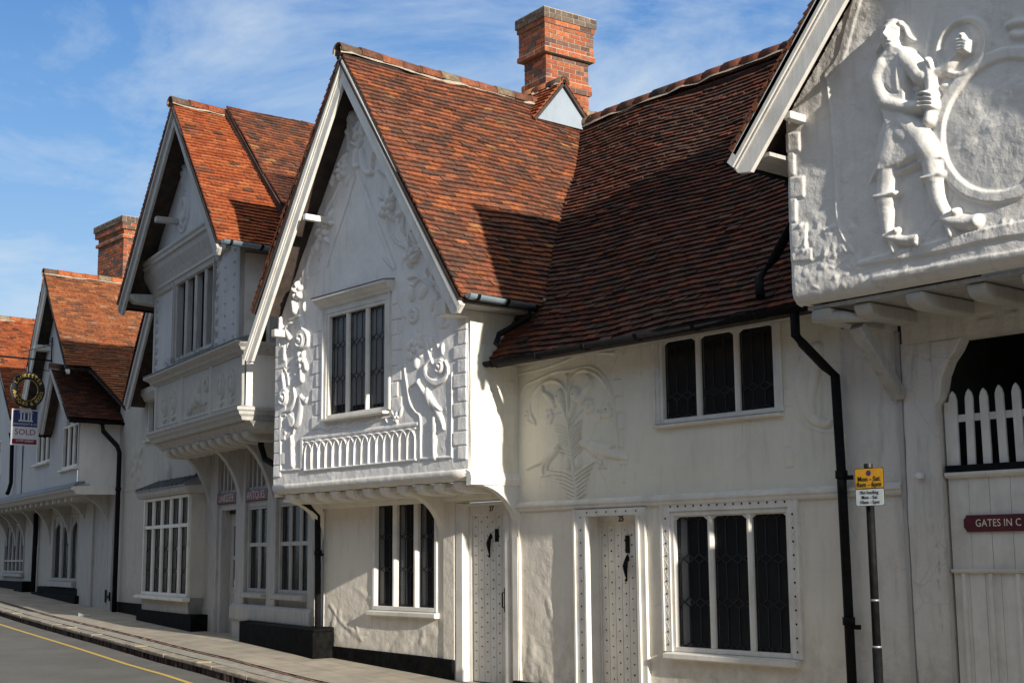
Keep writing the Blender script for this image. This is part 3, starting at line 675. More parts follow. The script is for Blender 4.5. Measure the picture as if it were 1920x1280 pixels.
# ================================================================== GROUND
KX = [(-130, 14.0), (-90, 9.0), (-60, 4.9), (-45, 2.75), (-36, 1.35), (-29.66, .30), (-25.2, -.41), (-21, -1.05), (-18.3, -1.46), (-15.9, -1.74), (-14.6, -1.82), (-10, -1.9), (0, -2.0), (14, -2.1)]
def kerb_y(x): return float(np.interp(x, [k[0] for k in KX], [k[1] for k in KX]))
XS = list(np.arange(-130, -60, 5.))+list(np.arange(-60, 14.01, .8))
def strip(name, y0f, y1f, zf, mat, n=1, xs=XS, kind='structure', thick=None):
    V = []; F = []
    for x in xs:
        for k in range(n+1):
            y = y0f(x)+(y1f(x)-y0f(x))*k/n; V.append((x, y, zf(x, y)))
    for i in range(len(xs)-1):
        for k in range(n): F.append((i*(n+1)+k, (i+1)*(n+1)+k, (i+1)*(n+1)+k+1, i*(n+1)+k+1))
    o = finish(name, V, F, mat); tag(o, kind=kind); return o
RZ = lambda x, y: G(x)-.18-.012*max(0, kerb_y(x)-y) if y > kerb_y(x)-4 else G(x)-.228+.0*(y)
strip('road', lambda x: kerb_y(x)-11, lambda x: kerb_y(x)-.005, lambda x, y: G(x)-.18, 'asphalt', 6)
strip('pavement', lambda x: kerb_y(x)+.52, lambda x: kerb_y(x)+9 if x < -60 else max(kerb_y(x)+3, 3.5 if x > -30 else 8), lambda x, y: G(x)-.04*np.clip((kerb_y(x)+2-y)/2, 0, 1), 'paving', 4)
strip('channel_course', lambda x: kerb_y(x)+.19, lambda x: kerb_y(x)+.45, lambda x, y: G(x)-.046, 'channel_stone')
mb = MB(Fr(0, 0, 0)); xs = np.arange(-60, 14, .22); rr = random.Random(4); V = []; F = []
def blk(x0, x1, y0, y1, zt, zb):
    k = len(V)
    for x in (x0, x1):
        ky = kerb_y(x); g = G(x); V.extend([(x, ky+y0, g+zb), (x, ky+y1, g+zb), (x, ky+y1, g+zt), (x, ky+y0, g+zt)])
    F.extend([(k, k+1, k+2, k+3), (k+7, k+6, k+5, k+4), (k, k+4, k+5, k+1), (k+1, k+5, k+6, k+2), (k+2, k+6, k+7, k+3), (k+3, k+7, k+4, k)])
x = -60
while x < 14:
    l = .22; blk(x, x+l-.008, .455, .515, -.038+rr.uniform(-.004, .004), -.2); x += l
tag(finish('brick_edging', V, F, 'brick_edge'), kind='structure')
V = []; F = []; x = -60
while x < 14:
    l = rr.uniform(.75, 1.1); blk(x, x+l-.01, .0+rr.uniform(-.012, .0), .185, -.05+rr.uniform(-.004, .004), -.10); x += l
k_ = finish('kerb', V, F, 'kerb_stone'); tag(k_, kind='structure')
b = k_.modifiers.new('bevel', 'BEVEL'); b.width = .012; b.segments = 2
# riven faces of the old kerb below the top: many narrow vertical lumps
V = []; F = []; x = -60
while x < 14:
    l = rr.uniform(.03, .07) if x > -40 else .2; d = rr.uniform(.0, .035)
    if rr.random() < .02: l = .35; d = .01
    blk(x, x+l-.002, d, .16, -.085-rr.uniform(0, .02), -.3); x += l
tag(finish('kerb_face', V, F, 'kerb_brick'), kind='structure')
YL = lambda x: kerb_y(x)-.47 if x > -22 else kerb_y(x)-.40
o = strip('yellow_line', lambda x: kerb_y(x)-.50, lambda x: kerb_y(x)-.43, lambda x, y: G(x)-.18+.004, 'yellow_paint')
for i, x in enumerate((-28.4, -23.8, -19.6, -16.9)):
    V = []
    for (dx, dy) in ((0, .0), (.035, .0), (.15, .15), (.12, .15)): V.append((x+dx, kerb_y(x)+dy, G(x)-.041))
    V2 = [(a, b_, c-.012) for a, b_, c in V]
    tag(finish('kerb_mark', V+V2, [(0, 1, 2, 3), (4, 7, 6, 5), (0, 4, 5, 1), (1, 5, 6, 2), (2, 6, 7, 3), (3, 7, 4, 0)], 'faded_yellow'), kind='structure')
V = []; F = []; GXs = [-900, -400, -130, -60, -30, -16, 0, 14, 120, 400, 900]; GYs = [-900, -300, -60, -30, -13.2, -1, 20, 60, 300, 900]
for x in GXs:
    for y in GYs: V.append((x, y, G(x)-.42))
for i in range(len(GXs)-1):
    for j in range(len(GYs)-1): F.append((i*len(GYs)+j, (i+1)*len(GYs)+j, (i+1)*len(GYs)+j+1, i*len(GYs)+j+1))
tag(finish('ground', V, F, 'asphalt'), kind='structure')
# pavement on the far side of the road, behind the photographer
strip('far_pavement', lambda x: kerb_y(x)-13.5, lambda x: kerb_y(x)-9.6+.0, lambda x, y: G(x)-.06, 'paving', 2)

def barge(parent, fr, apex, foot, v, w=.23, th=.045, name='bargeboard', mat='timber', mould=.07, label=None, end=None, groove=True, over=.0):
    """board under a sloping verge; apex/foot=(u,z) on the top line"""
    a = np.array(apex); f = np.array(foot); d = (f-a)/np.linalg.norm(f-a); dn = np.array([0, -1.]); n = np.array([d[1], -d[0]]); n = n if n[1] < 0 else -n
    vert = w/abs(n[1]) if abs(n[1]) > .05 else w
    f2 = f+d*over
    poly = [tuple(a), tuple(f2), tuple(f2+n*w*.55+d*.02), tuple(f2+n*w-d*.06), (a[0], a[1]-w/abs(n[1]))]
    mb = MB(fr); mb.prism(poly, v-th, v); o = mb.build(name, mat, parent, bevel=.004)
    if label: o['label'] = label
    m2 = MB(fr); q = n*mould
    m2.prism([tuple(a), tuple(f2), tuple(f2+q), (a[0], a[1]-mould/abs(n[1]))], v+.001, v+.03)
    q1 = n*(mould+.012); q2 = n*(mould+.03)
    m2.prism([(a[0], a[1]-(mould+.012)/abs(n[1])), tuple(f2+q1), tuple(f2+q2), (a[0], a[1]-(mould+.03)/abs(n[1]))], v+.001, v+.014)
    m2.build('verge_moulding', mat, o, bevel=.003)
    return o

# ================================================================== HOUSE 25 / 27
H = thing('timber_framed_house', (-12.2, 0, .1), 'white plastered house with jettied gable above doors 27 and 25 and red brick chimney', 'house')
# ground floor wall
g27 = M.rect(704, 816, 944, 1137); g25 = M.rect(1266, 1478, 963, 1218); gU = M.rect(1242, 1450, 622, 775)
d27 = (-13.37, -12.36, .05, 2.22); d25 = (-11.12, -10.17, -.05, 2.05)
E_ = .05
w_ = Wall(M, 0, -16.52, -7.6, -.35, 2.45, .022, rough=.75, seed=11)
for g in (g27, g25): w_.hole(g[0]-E_, g[1]+E_, g[2]-E_, g[3]+E_)
w_.hole(d27[0], d27[1], -.35, d27[3]); w_.hole(d25[0], d25[1], -.35, d25[3])
w_.start()
for i in range(26):   # trowel ridges and patches low on the wall
    x = random.uniform(-16.4, -13.6); z = random.uniform(.45, 1.2); w_.ell((x, z), random.uniform(.05, .3), random.uniform(.03, .12), random.uniform(.004, .012), random.uniform(-.6, .6), 'add')
w_.curve([(-16.2, .95), (-15.9, .72), (-15.6, .62), (-15.3, .60)], .02, .012)
w_.curve([(-15.55, .7), (-15.5, .58), (-15.42, .52)], .03, .012)
for i in range(14):
    x = random.uniform(-12.2, -11.4); z = random.uniform(.2, 1.2); w_.ell((x, z), random.uniform(.04, .15), random.uniform(.03, .2), random.uniform(.003, .009), random.uniform(-.6, .6), 'add')
w_.build('ground_floor_wall', 'plaster', H)
# upper wall of 25 with the bird and plant panel
PC = lambda x, y: (880+x/4., 640+y/4.)
W25 = Wall(M, .002, -12.25, -7.6, 2.14, 4.05, .0095, rough=.8, seed=21)
W25.hole(gU[0]-E_, gU[1]+E_, gU[2]-E_, gU[3]+E_); W25.start()
def q25(*p): return [M.at(*PC(*a)) for a in p]
Wq = W25; D1 = .022
# arched panel frame, quoins, cable band
Wq.curve(q25((372, 245), (600, 190), (860, 95), (1085, 88)), .012, .010)
Wq.curve(q25((480, 300), (640, 232), (760, 215), (900, 190), (985, 230), (1050, 330), (1085, 470), (1100, 620), (1125, 780)), .016, .013)
Wq.curve(q25((380, 420), (420, 330), (480, 300)), .014, .010)
for i, (a, b, c, d) in enumerate([(1085, 282, 1142, 402), (1100, 408, 1150, 530), (1118, 540, 1170, 660), (1130, 672, 1160, 800), (1130, 818, 1190, 925), (1155, 930, 1172, 1060)]): 
    (x0, za), (x1, zb) = M.at(*PC(a, c if False else (b+d)/2)), M.at(*PC(c, (b+d)/2)); z0 = M.at(*PC((a+c)/2, d))[1]; z1 = M.at(*PC((a+c)/2, b))[1]; Wq.rectf(x0, x1, z0, z1, .014)
# two long-necked dragon heads with curling manes
Wq.curve(q25((470, 560), (455, 470), (500, 370), (590, 300), (680, 310), (735, 400), (748, 560)), [.012, .02, .024, .022, .02, .024, .03], D1*.9)
Wq.curve(q25((755, 560), (742, 430), (790, 260), (870, 215), (985, 270), (1060, 390), (1085, 500)), [.03, .02, .016, .02, .024, .03, .02], D1*.9)
Wq.ell(q25((680, 420))[0], .075, .10, .035, -.2); Wq.ell(q25((800, 400))[0], .075, .10, .035, .3)
Wq.curve(q25((640, 470), (600, 410), (560, 380), (550, 310)), [.05, .035, .022, .006], .03)
Wq.curve(q25((840, 440), (880, 370), (920, 310), (890, 245)), [.055, .05, .035, .006], .03)
Wq.curve(q25((700, 470), (715, 520), (735, 570)), [.045, .035, .03], .03); Wq.curve(q25((790, 450), (778, 520), (765, 560)), [.045, .035, .03], .03)
Wq.curve(q25((733, 260), (738, 320), (742, 420)), [.035, .02, .012], .022)
# serpents' tails at the sides
Wq.curve(q25((435, 540), (440, 600), (500, 625), (470, 560)), [.035, .03, .012, .02], .022); Wq.curve(q25((1045, 490), (1055, 540), (1000, 550), (960, 520)), [.035, .04, .03, .006], .026)
# roses
for c in ((600, 565), (900, 490)):
    x, z = q25(c)[0]
    for k in range(6): Wq.ell((x+.055*math.cos(k*1.047), z+.055*math.sin(k*1.047)), .04, .04, .022)
    Wq.ell((x, z), .03, .03, .032)
Wq.curve(q25((640, 560), (690, 540), (740, 600)), .012, .014); Wq.curve(q25((760, 700), (780, 600), (850, 515)), .012, .014)
# central stem with fronds
Wq.curve(q25((742, 560), (760, 700), (778, 900), (800, 1060), (805, 1185)), [.02, .022, .022, .025, .03], .024)
for (a, b, dy, n_, sc_) in ((750, 800, -1, 9, 1), (770, 640, 1, 9, 1)):
    pass
for k in range(9):
    y = 640+k*26; x = 752+k*3
    Wq.curve(q25((x, y+30), (x-55, y+2), (x-110+k*3, y-10)), [.016, .014, .004], .016); Wq.curve(q25((x, y+30), (x+55, y-25), (x+95-k*4, y-50)), [.016, .014, .004], .018)
for k in range(7):
    y = 950+k*30; x = 790+k*2
    Wq.curve(q25((x, y+60), (x-70, y+25), (x-190+k*22, y+12)), [.018, .018, .004], .02); Wq.curve(q25((x, y+60), (x+70, y+5), (x+155-k*18, y-45+k*10)), [.018, .018, .004], .02)
Wq.ell(q25((745, 905))[0], .05, .085, .03, .2); Wq.ell(q25((825, 900))[0], .05, .085, .03, -.2)
# two birds
Wq.curve(q25((440, 955), (540, 900), (590, 860), (640, 820), (665, 800)), [.012, .03, .085, .06, .04], .032); Wq.ell(q25((668, 798))[0], .045, .045, .036); Wq.curve(q25((680, 812), (700, 825), (712, 835)), [.014, .01, .004], .02)
Wq.ell(q25((590, 860))[0], .13, .075, .036, .55)
Wq.curve(q25((570, 900), (555, 945), (560, 1000)), [.025, .012, .01], .02); Wq.curve(q25((600, 900), (590, 940), (588, 960)), [.02, .012, .01], .02); Wq.curve(q25((540, 1010), (605, 1000)), .01, .014)
Wq.curve(q25((855, 765), (900, 780), (960, 810), (1040, 830), (1180, 870)), [.04, .055, .09, .06, .035], .036); Wq.curve(q25((940, 770), (1040, 800), (1090, 775)), [.05, .045, .006], .04)
Wq.curve(q25((850, 800), (835, 820)), [.014, .005], .02)
Wq.curve(q25((980, 860), (1000, 900), (985, 940)), [.028, .014, .01], .022); Wq.curve(q25((1005, 860), (1020, 900), (1025, 940)), [.028, .014, .01], .022); Wq.curve(q25((970, 945), (1035, 945)), .011, .016)
# foot and drapery fragment right of the upper window
PA = lambda x, y: (1440+x/2.783, 440+y/2.783)
def qa(*p): return [M.at(*PA(*a)) for a in p]
Wq.curve(qa((140, 850), (150, 940), (210, 1005), (340, 1030)), .014, .012)
Wq.curve(qa((225, 620), (190, 760), (205, 880), (225, 950), (300, 985), (335, 975)), [.10, .10, .07, .05, .045, .03], .034); Wq.curve(qa((255, 600), (245, 720), (225, 860), (235, 930)), [.08, .07, .05, .04], .03)
Wq.ell(qa((225, 940))[0], .05, .045, .04); Wq.curve(qa((160, 640), (170, 800), (190, 900)), .012, .012)
for (a, b, c, d) in ((82, 1008, 120, 1108), (90, 1118, 132, 1216), (86, 800, 122, 900)):
    p, r_ = qa((a, d))[0], qa((c, b))[0]; Wq.rectf(p[0], r_[0], p[1], r_[1], .012)
Wq.curve([(-9.2, 2.3), (-8.6, 2.75), (-8.9, 2.86)], .03, .003, 'add')
Wq.build('upper_wall', 'plaster_cream', H)
# dark drilled eyes of the birds and beasts
eb = MB(M)
for c in ((672, 411), (792, 396), (440, 557), (1040, 508), (663, 800), (1105, 5000)):
    if c[1] < 4000: x, z = q25(c)[0]; eb.ball((x, .040, z), .007, 6)
eb.build('eye_studs', 'black_iron', H)
# string course between the floors
mb = MB(M); mb.prof([(-.01, 2.08), (.03, 2.085), (.045, 2.10), (.045, 2.125), (.065, 2.135), (.065, 2.155), (.02, 2.19), (-.01, 2.19)], -12.19, -7.02, seg=20); mb.build('string_course', 'timber', H)
# plinths
mb = MB(M); a, b = M.at(602, 1208, .03), M.at(848, 1235, .03)
mb.prism([(-16.42, -.3), (-13.42, -.3), (-13.42, .365), (-14.6, .385), (-16.42, .41)], -.01, .04); mb.build('plinth', 'plinth', H, bevel=.008)
mb = MB(M); mb.box(-12.3, -11.2, -.01, .035, -.3, .19); mb.box(-10.1, -7.7, -.01, .03, -.4, .1); mb.build('plinth', 'plinth', H, bevel=.008)
# shallow pilaster by door 27
mb = MB(M); mb.box(-13.62, -13.40, -.02, .022, .36, 2.3); mb.build('door_post', 'plaster', H, bevel=.006)
mb = MB(M); mb.box(-12.30, -12.17, -.02, .03, .2, 2.12); mb.build('door_post', 'plaster', H, bevel=.006)
# windows
f27 = window(H, M, g27, 0, 3, [.36, .68], frame=.05, mull=.085, depth=.06, sill=(.085, .075, .045), curtain=[(-.02, .06, 1.), (.36, .44, 1.0), (.70, .78, 1.0)], out=.02, label='leaded three light ground floor window beside door 27')
f25 = window(H, M, g25, 0, 3, [.34, .67], frame=.045, mull=.068, depth=.055, sill=(.09, .075, .07), casing=(.10, .022), studs=True, curtain=[(.0, .08, 1.0)], out=.005, label='large leaded window with studded carved surround right of door 25', hh=.045, lead=.013)
fU = window(H, M, gU, 0, 3, [.28, .99], frame=.045, mull=.062, depth=.055, sill=(.07, .045, .06), casing=(.06, .014), out=.005, label='leaded upper window tucked under the eaves', hh=.04, lead=.010)
# little shaped heads of the lights
for g, vv in ((g25, .0), (gU, .0)):
    n = 3; mull = .068 if g is g25 else .062; lw = (g[1]-g[0]-mull*2)/3; mb = MB(M)
    for k in range(3):
        a = g[0]+(lw+mull)*k
        mb.prism([(a, g[3]), (a+lw, g[3]), (a+lw, g[3]-.045), (a+lw-.05, g[3]-.012), (a+.05, g[3]-.012), (a, g[3]-.045)], -.042, -.02)
    mb.build('light_heads', 'timber', f25 if g is g25 else fU)
def door(fr, o, leaf, dep, v, num, name_lab, studcols, frame_w, knock, plate, handle_u, top, step_z):
    """o = opening; leaf=(u0,u1,z0,z1)"""
    u0, u1, z0, z1 = leaf; vl = v-dep
    lf = MB(fr); nb = 6; bw = (u1-u0)/nb
    for k in range(nb): lf.box(u0+k*bw+.003, u0+(k+1)*bw-.003, vl-.03, vl, z0, z1)
    lf.box(u0, u1, vl-.05, vl-.012, z0, z1)
    s = lf; s.mi = 1
    for k in range(studcols):
        x = u0+(u1-u0)*(k+.45)/studcols+.01; zz = z0+.12+(.055 if k % 2 else 0)
        while zz < z1-.03: s.ball((x+random.uniform(-.004, .004), vl+.001, zz+random.uniform(-.006, .006)), .0085*random.uniform(.8, 1.15), 6); zz += .112
    d = lf.build('door', ['timber', 'black_iron'], H); d['label'] = name_lab
    # door frame lining: reveals, head, outer moulded frame
    f = MB(fr)
    f.box(o[0], o[0]+frame_w, vl-.05, v+.02, z0-.1, top); f.box(o[1]-frame_w*.6, o[1], vl-.05, v+.02, z0-.1, top); f.box(o[0]+frame_w, o[1]-frame_w*.6, vl-.05, v+.02, z1+.10, top)
    f.box(o[0]+frame_w, u0, vl-.05, vl+.02, z0-.1, z1+.10); f.box(u0, u1, vl-.05, vl+.015, z1, z1+.10)
    f.build('door_frame', 'timber', d, bevel=.005)
    # zigzag drip board over the leaf
    zb = MB(fr); n = 15; pts = [(u0, z1+.012), (u1, z1+.012)]
    low = []
    for i in range(n*2+1): low.append((u1-(u1-u0)*i/(n*2), z1-(.022 if i % 2 else .002)))
    zb.prism(pts+low, vl+.001, vl+.018); zb.build('drip_board', 'timber', d)
    text(d, 'house_number', num, fr, (u0+u1)/2+.02 if num == '25' else (u0+u1)/2+.05, z1+(.045 if num == '25' else .055), vl+.017, .085, 'black_iron', depth=.004, squash=1.0)
    k = MB(fr); ku, kz = knock
    k.tube([(ku, vl+.03, kz-.14), (ku, vl+.045, kz-.06), (ku-.0, vl+.05, kz), (ku, vl+.03, kz+.07), (ku, vl+.01, kz+.12)], [.008, .02, .028, .018, .006], 8); k.ball((ku, vl+.05, kz-.02), .032, 8, (1, .6, 1.2)); k.ball((ku, vl+.04, kz-.15), .016, 8); k.box(ku-.012, ku+.012, vl, vl+.03, kz+.05, kz+.1)
    k.build('door_knocker', 'black_iron', d, True)
    if plate:
        k = MB(fr); k.box(plate[0], plate[1], vl, vl+.012, plate[2], plate[3]); k.build('letter_plate', 'black_iron', d, bevel=.003)
    h = MB(fr); h.tube([(handle_u, vl, .98), (handle_u, vl+.05, 1.0), (handle_u, vl+.05, 1.16), (handle_u, vl, 1.18)], .009, 8); h.box(handle_u-.015, handle_u+.015, vl, vl+.012, .94, 1.22); h.build('handle', 'black_iron', d)
    t = MB(fr); t.box(o[0]-.03, o[1]+.03, vl-.05, v+.12, -.3, step_z); t.build('threshold', 'threshold', d, bevel=.01)
    return d
L27 = (M.at(887, 1100, -.10)[0], M.at(953, 1100, -.10)[0], .13, M.at(925, 962, -.10)[1])
door(M, d27, L27, .10, 0, '27', 'narrow studded plank door numbered 27', 6, .13, (M.at(922, 1015, -.1)[0]-.0, M.at(922, 1018, -.1)[1]), (M.at(929, 1000, -.1)[0], M.at(935.5, 1000, -.1)[0], M.at(932, 1015, -.1)[1], M.at(932, 991, -.1)[1]), L27[1]-.05, 2.215, .10)
L25 = (M.at(1129, 1100, -.20)[0], M.at(1206, 1100, -.2)[0], .0, M.at(1168, 980, -.20)[1])
door(M, d25, L25, .20, 0, '25', 'deep set studded plank door numbered 25', 6, .06, M.at(1178.5, 1060, -.2), (M.at(1173.5, 1020, -.2)[0], M.at(1181, 1020, -.2)[0], M.at(1177, 1036, -.2)[1], M.at(1177, 1003, -.2)[1]), L25[1]-.03, 2.04, -.06)
# planted outer frame of door 25 with studs
mb = MB(M); o = M.rect(1087, 1216, 949, 1280)
i0, i1, zt = -11.02, -10.22, 2.0
mb.box(-11.2, i0, 0, .045, -.2, 2.075); mb.box(i1, -10.13, 0, .045, -.2, 2.075); mb.box(i0, i1, 0, .045, zt, 2.075)
mb.box(-11.215, -11.19, 0, .06, -.2, 2.08); mb.box(i0-.02, i0+.004, 0, .06, -.2, zt); mb.box(i1-.02, i1+.015, 0, .065, -.2, zt)
s = mb; s.mi = 1; zz = .1
while zz < 2.0: s.ball((-11.105, .046, zz), .009, 6); zz += .135
x = -11.0
while x < -10.2: s.ball((x, .046, 2.04), .009, 6); x += .15
mb.build('door_surround', ['timber', 'black_iron'], H)
# ---- jettied gable of 27
J = .70; AP = (-14.35, 7.99); FT = (-11.81, 4.46); FL = (-16.56, 4.93); VV = 1.1
gJ = M.rect(616, 720, 580, 770, J)
gJ = (M.at(617, 690, J)[0], M.at(721.5, 660, J)[0], M.at(668, 770, J)[1], M.at(668, 582, J)[1])
W27 = Wall(M, J, -16.6, -12.2, 2.52, 7.55, .0075, rough=.9, seed=31)
W27.hole(gJ[0]-E_, gJ[1]+E_, gJ[2]-E_, gJ[3]+E_)
W27.poly = [(-16.7, 2.4), (-12.1, 2.4), (-12.1, 4.62), (AP[0]+.1, AP[1]-.34), (AP[0]-.1, AP[1]-.34), (-16.7, 4.5)]
W27.round_ = [('R', .04), ('L', .03)]
W27.start()
P7 = lambda x, y: (480+x/3.048, 80+y/3.048); P8 = lambda x, y: (480+x/2.91, 480+y/2.91)
def q7(*p): return [M.at(*P7(*a), J+.035) for a in p]
def q8(*p): return [M.at(*P8(*a), J+.03) for a in p]
X = W27
def flower(c, r, d=.05, n=5, ph=0.):
    for k in range(n):
        a = ph+2*math.pi*k/n; X.ell((c[0]+r*.62*math.cos(a), c[1]+r*.62*math.sin(a)), r*.46, r*.36, d, a)
    X.ell(c, r*.34, r*.34, d*1.35)
def leaf(c, r, ang, d=.03): X.ell(c, r, r*.42, d, ang, p=.6)
def scroll(c, r, d=.06, tail=None):
    X.ell(c, r*1.0, r*1.0, d*.45, 0, 'max', .35); X.ring(c, r*.72, r*1.02, d*.7)
    pts = [(c[0]+r*.85*(1-t*.8)*math.cos(3.5+t*9), c[1]+r*.85*(1-t*.8)*math.sin(3.5+t*9)) for t in np.linspace(0, 1, 26)]
    X.stroke(pts, [r*.22]*26, d); X.ell(c, r*.28, r*.28, d*1.3)
# quoins on both edges
for k in range(11):
    x1 = -12.2-.015; z0 = 2.66+k*.165; wq = .24 if k % 2 else .15
    if z0 < 4.45: X.rectf(-12.2-.30 if k % 2 else -12.2-.22, -12.2-.05, z0, z0+.16, .026, .006)
for k in range(11):
    z0 = 2.66+k*.165
    if z0 < 4.5: X.rectf(-16.57, -16.57+(.30 if k % 2 else .20), z0, z0+.16, .024, .006)
# quoins beside the window
for k in range(9):
    z0 = 3.05+k*.185; X.rectf(gJ[0]-.20-(.19 if k % 2 else .10), gJ[0]-.16, z0, z0+.18, .022, .006); 
    z0 = 3.12+k*.19; X.rectf(gJ[1]+.17, gJ[1]+.17+(.20 if k % 2 else .12), z0, z0+.185, .022, .006)
# plain panel borders rising to a point under the apex
X.stroke(q7((570, 735), (640, 920), (720, 1130), (780, 1280)), .035, .022, flat=.8); X.stroke(q7((565, 735), (510, 920), (440, 1130), (400, 1270)), .022, .014, flat=.8)
X.stroke(q8((350, 10), (325, 130), (300, 240)), .02, .012, flat=.8); X.stroke(q8((680, 0), (740, 60), (770, 150), (800, 330)), .022, .014, flat=.8)
X.curve(q8((800, 600), (812, 700), (830, 800), (860, 850), (885, 880), (888, 1000), (890, 1105)), .02, .03)
X.stroke(q8((890, 1105), (1062, 1095)), .018, .03); X.stroke(q8((1060, 640), (1060, 1095)), .016, .028); X.stroke(q8((122, 860), (125, 1170)), .02, .03); X.stroke(q8((125, 1170), (235, 1162)), .018, .03)
# arcade of interlaced arches under the window
a0 = q8((262, 1155))[0]; a1 = q8((860, 1110))[0]; zt0 = q8((260, 1000))[0][1]; zt1 = q8((860, 955))[0][1]
zb_ = (a0[1]+a1[1])/2; zt = (zt0+zt1)/2; X.rectf(a0[0]-.03, a1[0]+.03, zb_-.035, zb_+.0, .04, .01); X.rectf(a0[0]-.10, a1[0]+.06, zt+.02, zt+.075, .028, .01)
n = 15; pt = (a1[0]-a0[0])/n; sp = zb_+(zt-zb_)*.58
for k in range(n+1): X.stroke([(a0[0]+k*pt, zb_), (a0[0]+k*pt, sp)], .014, .042)
for k in range(-1, n):
    x0 = a0[0]+k*pt; x1 = x0+2*pt; m_ = (x0+x1)/2
    for xa, sg_ in ((x0, 1), (x1, -1)):
        pts = []
        for t in np.linspace(0, 1, 8): pts.append((xa+sg_*(m_-x0)*(1-math.cos(t*math.pi/2)), sp+(zt-sp)*math.sin(t*math.pi/2)))
        pts = [p for p in pts if a0[0]-.005 <= p[0] <= a1[0]+.005]
        if len(pts) > 1: X.stroke(pts, .012, .038)
X.rectf(a0[0]-.13, a0[0]-.05, zb_-.0, zt+.07, .03, .01)
# vine below the sill
X.curve(q8((340, 925), (380, 945), (430, 925), (480, 935), (530, 905), (580, 915), (640, 890), (700, 880), (740, 870)), .016, .03)
for i, c in enumerate(((360, 940), (400, 930), (470, 915), (545, 920), (600, 905), (645, 885), (700, 895), (745, 895))): leaf(q8(c)[0], .045, i*.9, .035)
flower(q8((755, 880))[0], .07, .05); leaf(q8((780, 850))[0], .08, 1.2, .04); leaf(q8((735, 855))[0], .06, 2.2, .04)
# bird on a baluster, right
X.curve(q8((880, 690), (905, 730), (940, 780), (970, 820)), [.03, .035, .06, .045], .07); X.ell(q8((935, 775))[0], .062, .15, .08, .35)
X.ell(q8((880, 682))[0], .035, .035, .06); X.curve(q8((868, 688), (845, 700), (835, 712)), [.016, .012, .005], .03)
X.curve(q8((965, 820), (990, 870), (1010, 910), (1020, 945)), [.04, .045, .035, .010], .055); X.curve(q8((955, 800), (1000, 840)), [.045, .01], .07)
X.curve(q8((962, 840), (958, 885)), .014, .03); X.curve(q8((975, 840), (970, 885)), .014, .03)
def baluster(x, ys, rs, d):
    X.curve(q8(*[(x+(y-ys[0])*.02, y) for y in ys]), rs, d)
baluster(963, (888, 900, 925, 950, 970, 985, 1010, 1040, 1060, 1095), [.035, .02, .05, .05, .02, .035, .05, .035, .022, .045], .06)
# bird and baluster, left
X.curve(q8((240, 770), (262, 790), (275, 770)), [.03, .04, .01], .05); X.curve(q8((235, 770), (232, 830), (222, 900), (205, 930)), [.05, .07, .08, .03], .05); X.ell(q8((185, 885))[0], .11, .09, .045)
for k in range(3): X.ring(q8((180+k*6, 880+k*12))[0], .02+.0*k, .05+.012*k, .06)
X.curve(q8((205, 930), (198, 965), (190, 990)), .018, .03); X.ell(q8((152, 960))[0], .03, .045, .035)
baluster(190, (985, 1000, 1025, 1048, 1065, 1085, 1105, 1138), [.03, .03, .055, .03, .035, .055, .04, .05], .065)
# big scrolls
scroll(q8((240, 455))[0], .125, .085); X.curve(q8((250, 395), (275, 430), (275, 480), (250, 505)), [.03, .045, .04, .01], .06)
scroll(q8((145, 770))[0], .12, .085); X.curve(q8((200, 720), (205, 780), (180, 830), (140, 848)), [.02, .04, .045, .01], .05)
scroll(q8((850, 320))[0], .10, .06)
X.curve(q8((950, 560), (915, 600), (925, 660), (970, 690), (1020, 670), (1040, 620), (1025, 570)), [.012, .02, .03, .035, .03, .02, .012], .045, flat=.6); scroll(q8((995, 600))[0], .085, .07)
X.curve(q8((905, 440), (930, 520), (950, 580)), .02, .03); X.curve(q8((960, 330), (965, 430), (985, 500)), .018, .026); leaf(q8((1008, 505))[0], .075, 1.5, .05)
# left festoon: fruit, flowers, leaves from top to bottom
flower(q8((232, 190))[0], .13, .075, 5, .3); leaf(q8((262, 90))[0], .10, 1.1, .04); leaf(q8((245, 120))[0], .08, .6, .03); leaf(q8((275, 105))[0], .08, 1.9, .03); X.curve(q8((255, 150), (262, 100), (275, 50)), .01, .025)
X.curve(q8((210, 255), (212, 300)), [.05, .055], .07); leaf(q8((262, 275))[0], .08, 1.4, .045)
X.curve(q8((175, 345), (215, 330), (235, 325)), .014, .035); X.curve(q8((240, 335), (248, 375)), [.035, .045], .06); X.curve(q8((135, 345), (130, 405)), [.045, .035], .06); X.curve(q8((160, 380), (185, 365), (205, 385)), .02, .04); X.curve(q8((165, 395), (178, 445)), [.035, .045], .065)
X.curve(q8((128, 400), (120, 470), (135, 540), (145, 600), (150, 640)), .012, .025); X.curve(q8((150, 500), (148, 560)), [.045, .05], .06); leaf(q8((165, 490))[0], .06, 1., .04)
flower(q8((240, 565))[0], .13, .075, 5, .9); X.curve(q8((265, 590), (270, 610)), .045, .07); X.curve(q8((243, 630), (246, 675)), [.045, .045], .07); leaf(q8((222, 620))[0], .05, 1, .04)
X.curve(q8((145, 610), (165, 650), (170, 700)), .014, .03); X.curve(q8((138, 650), (145, 710)), [.04, .045], .06); X.curve(q8((200, 580), (205, 640), (200, 720)), .012, .025)
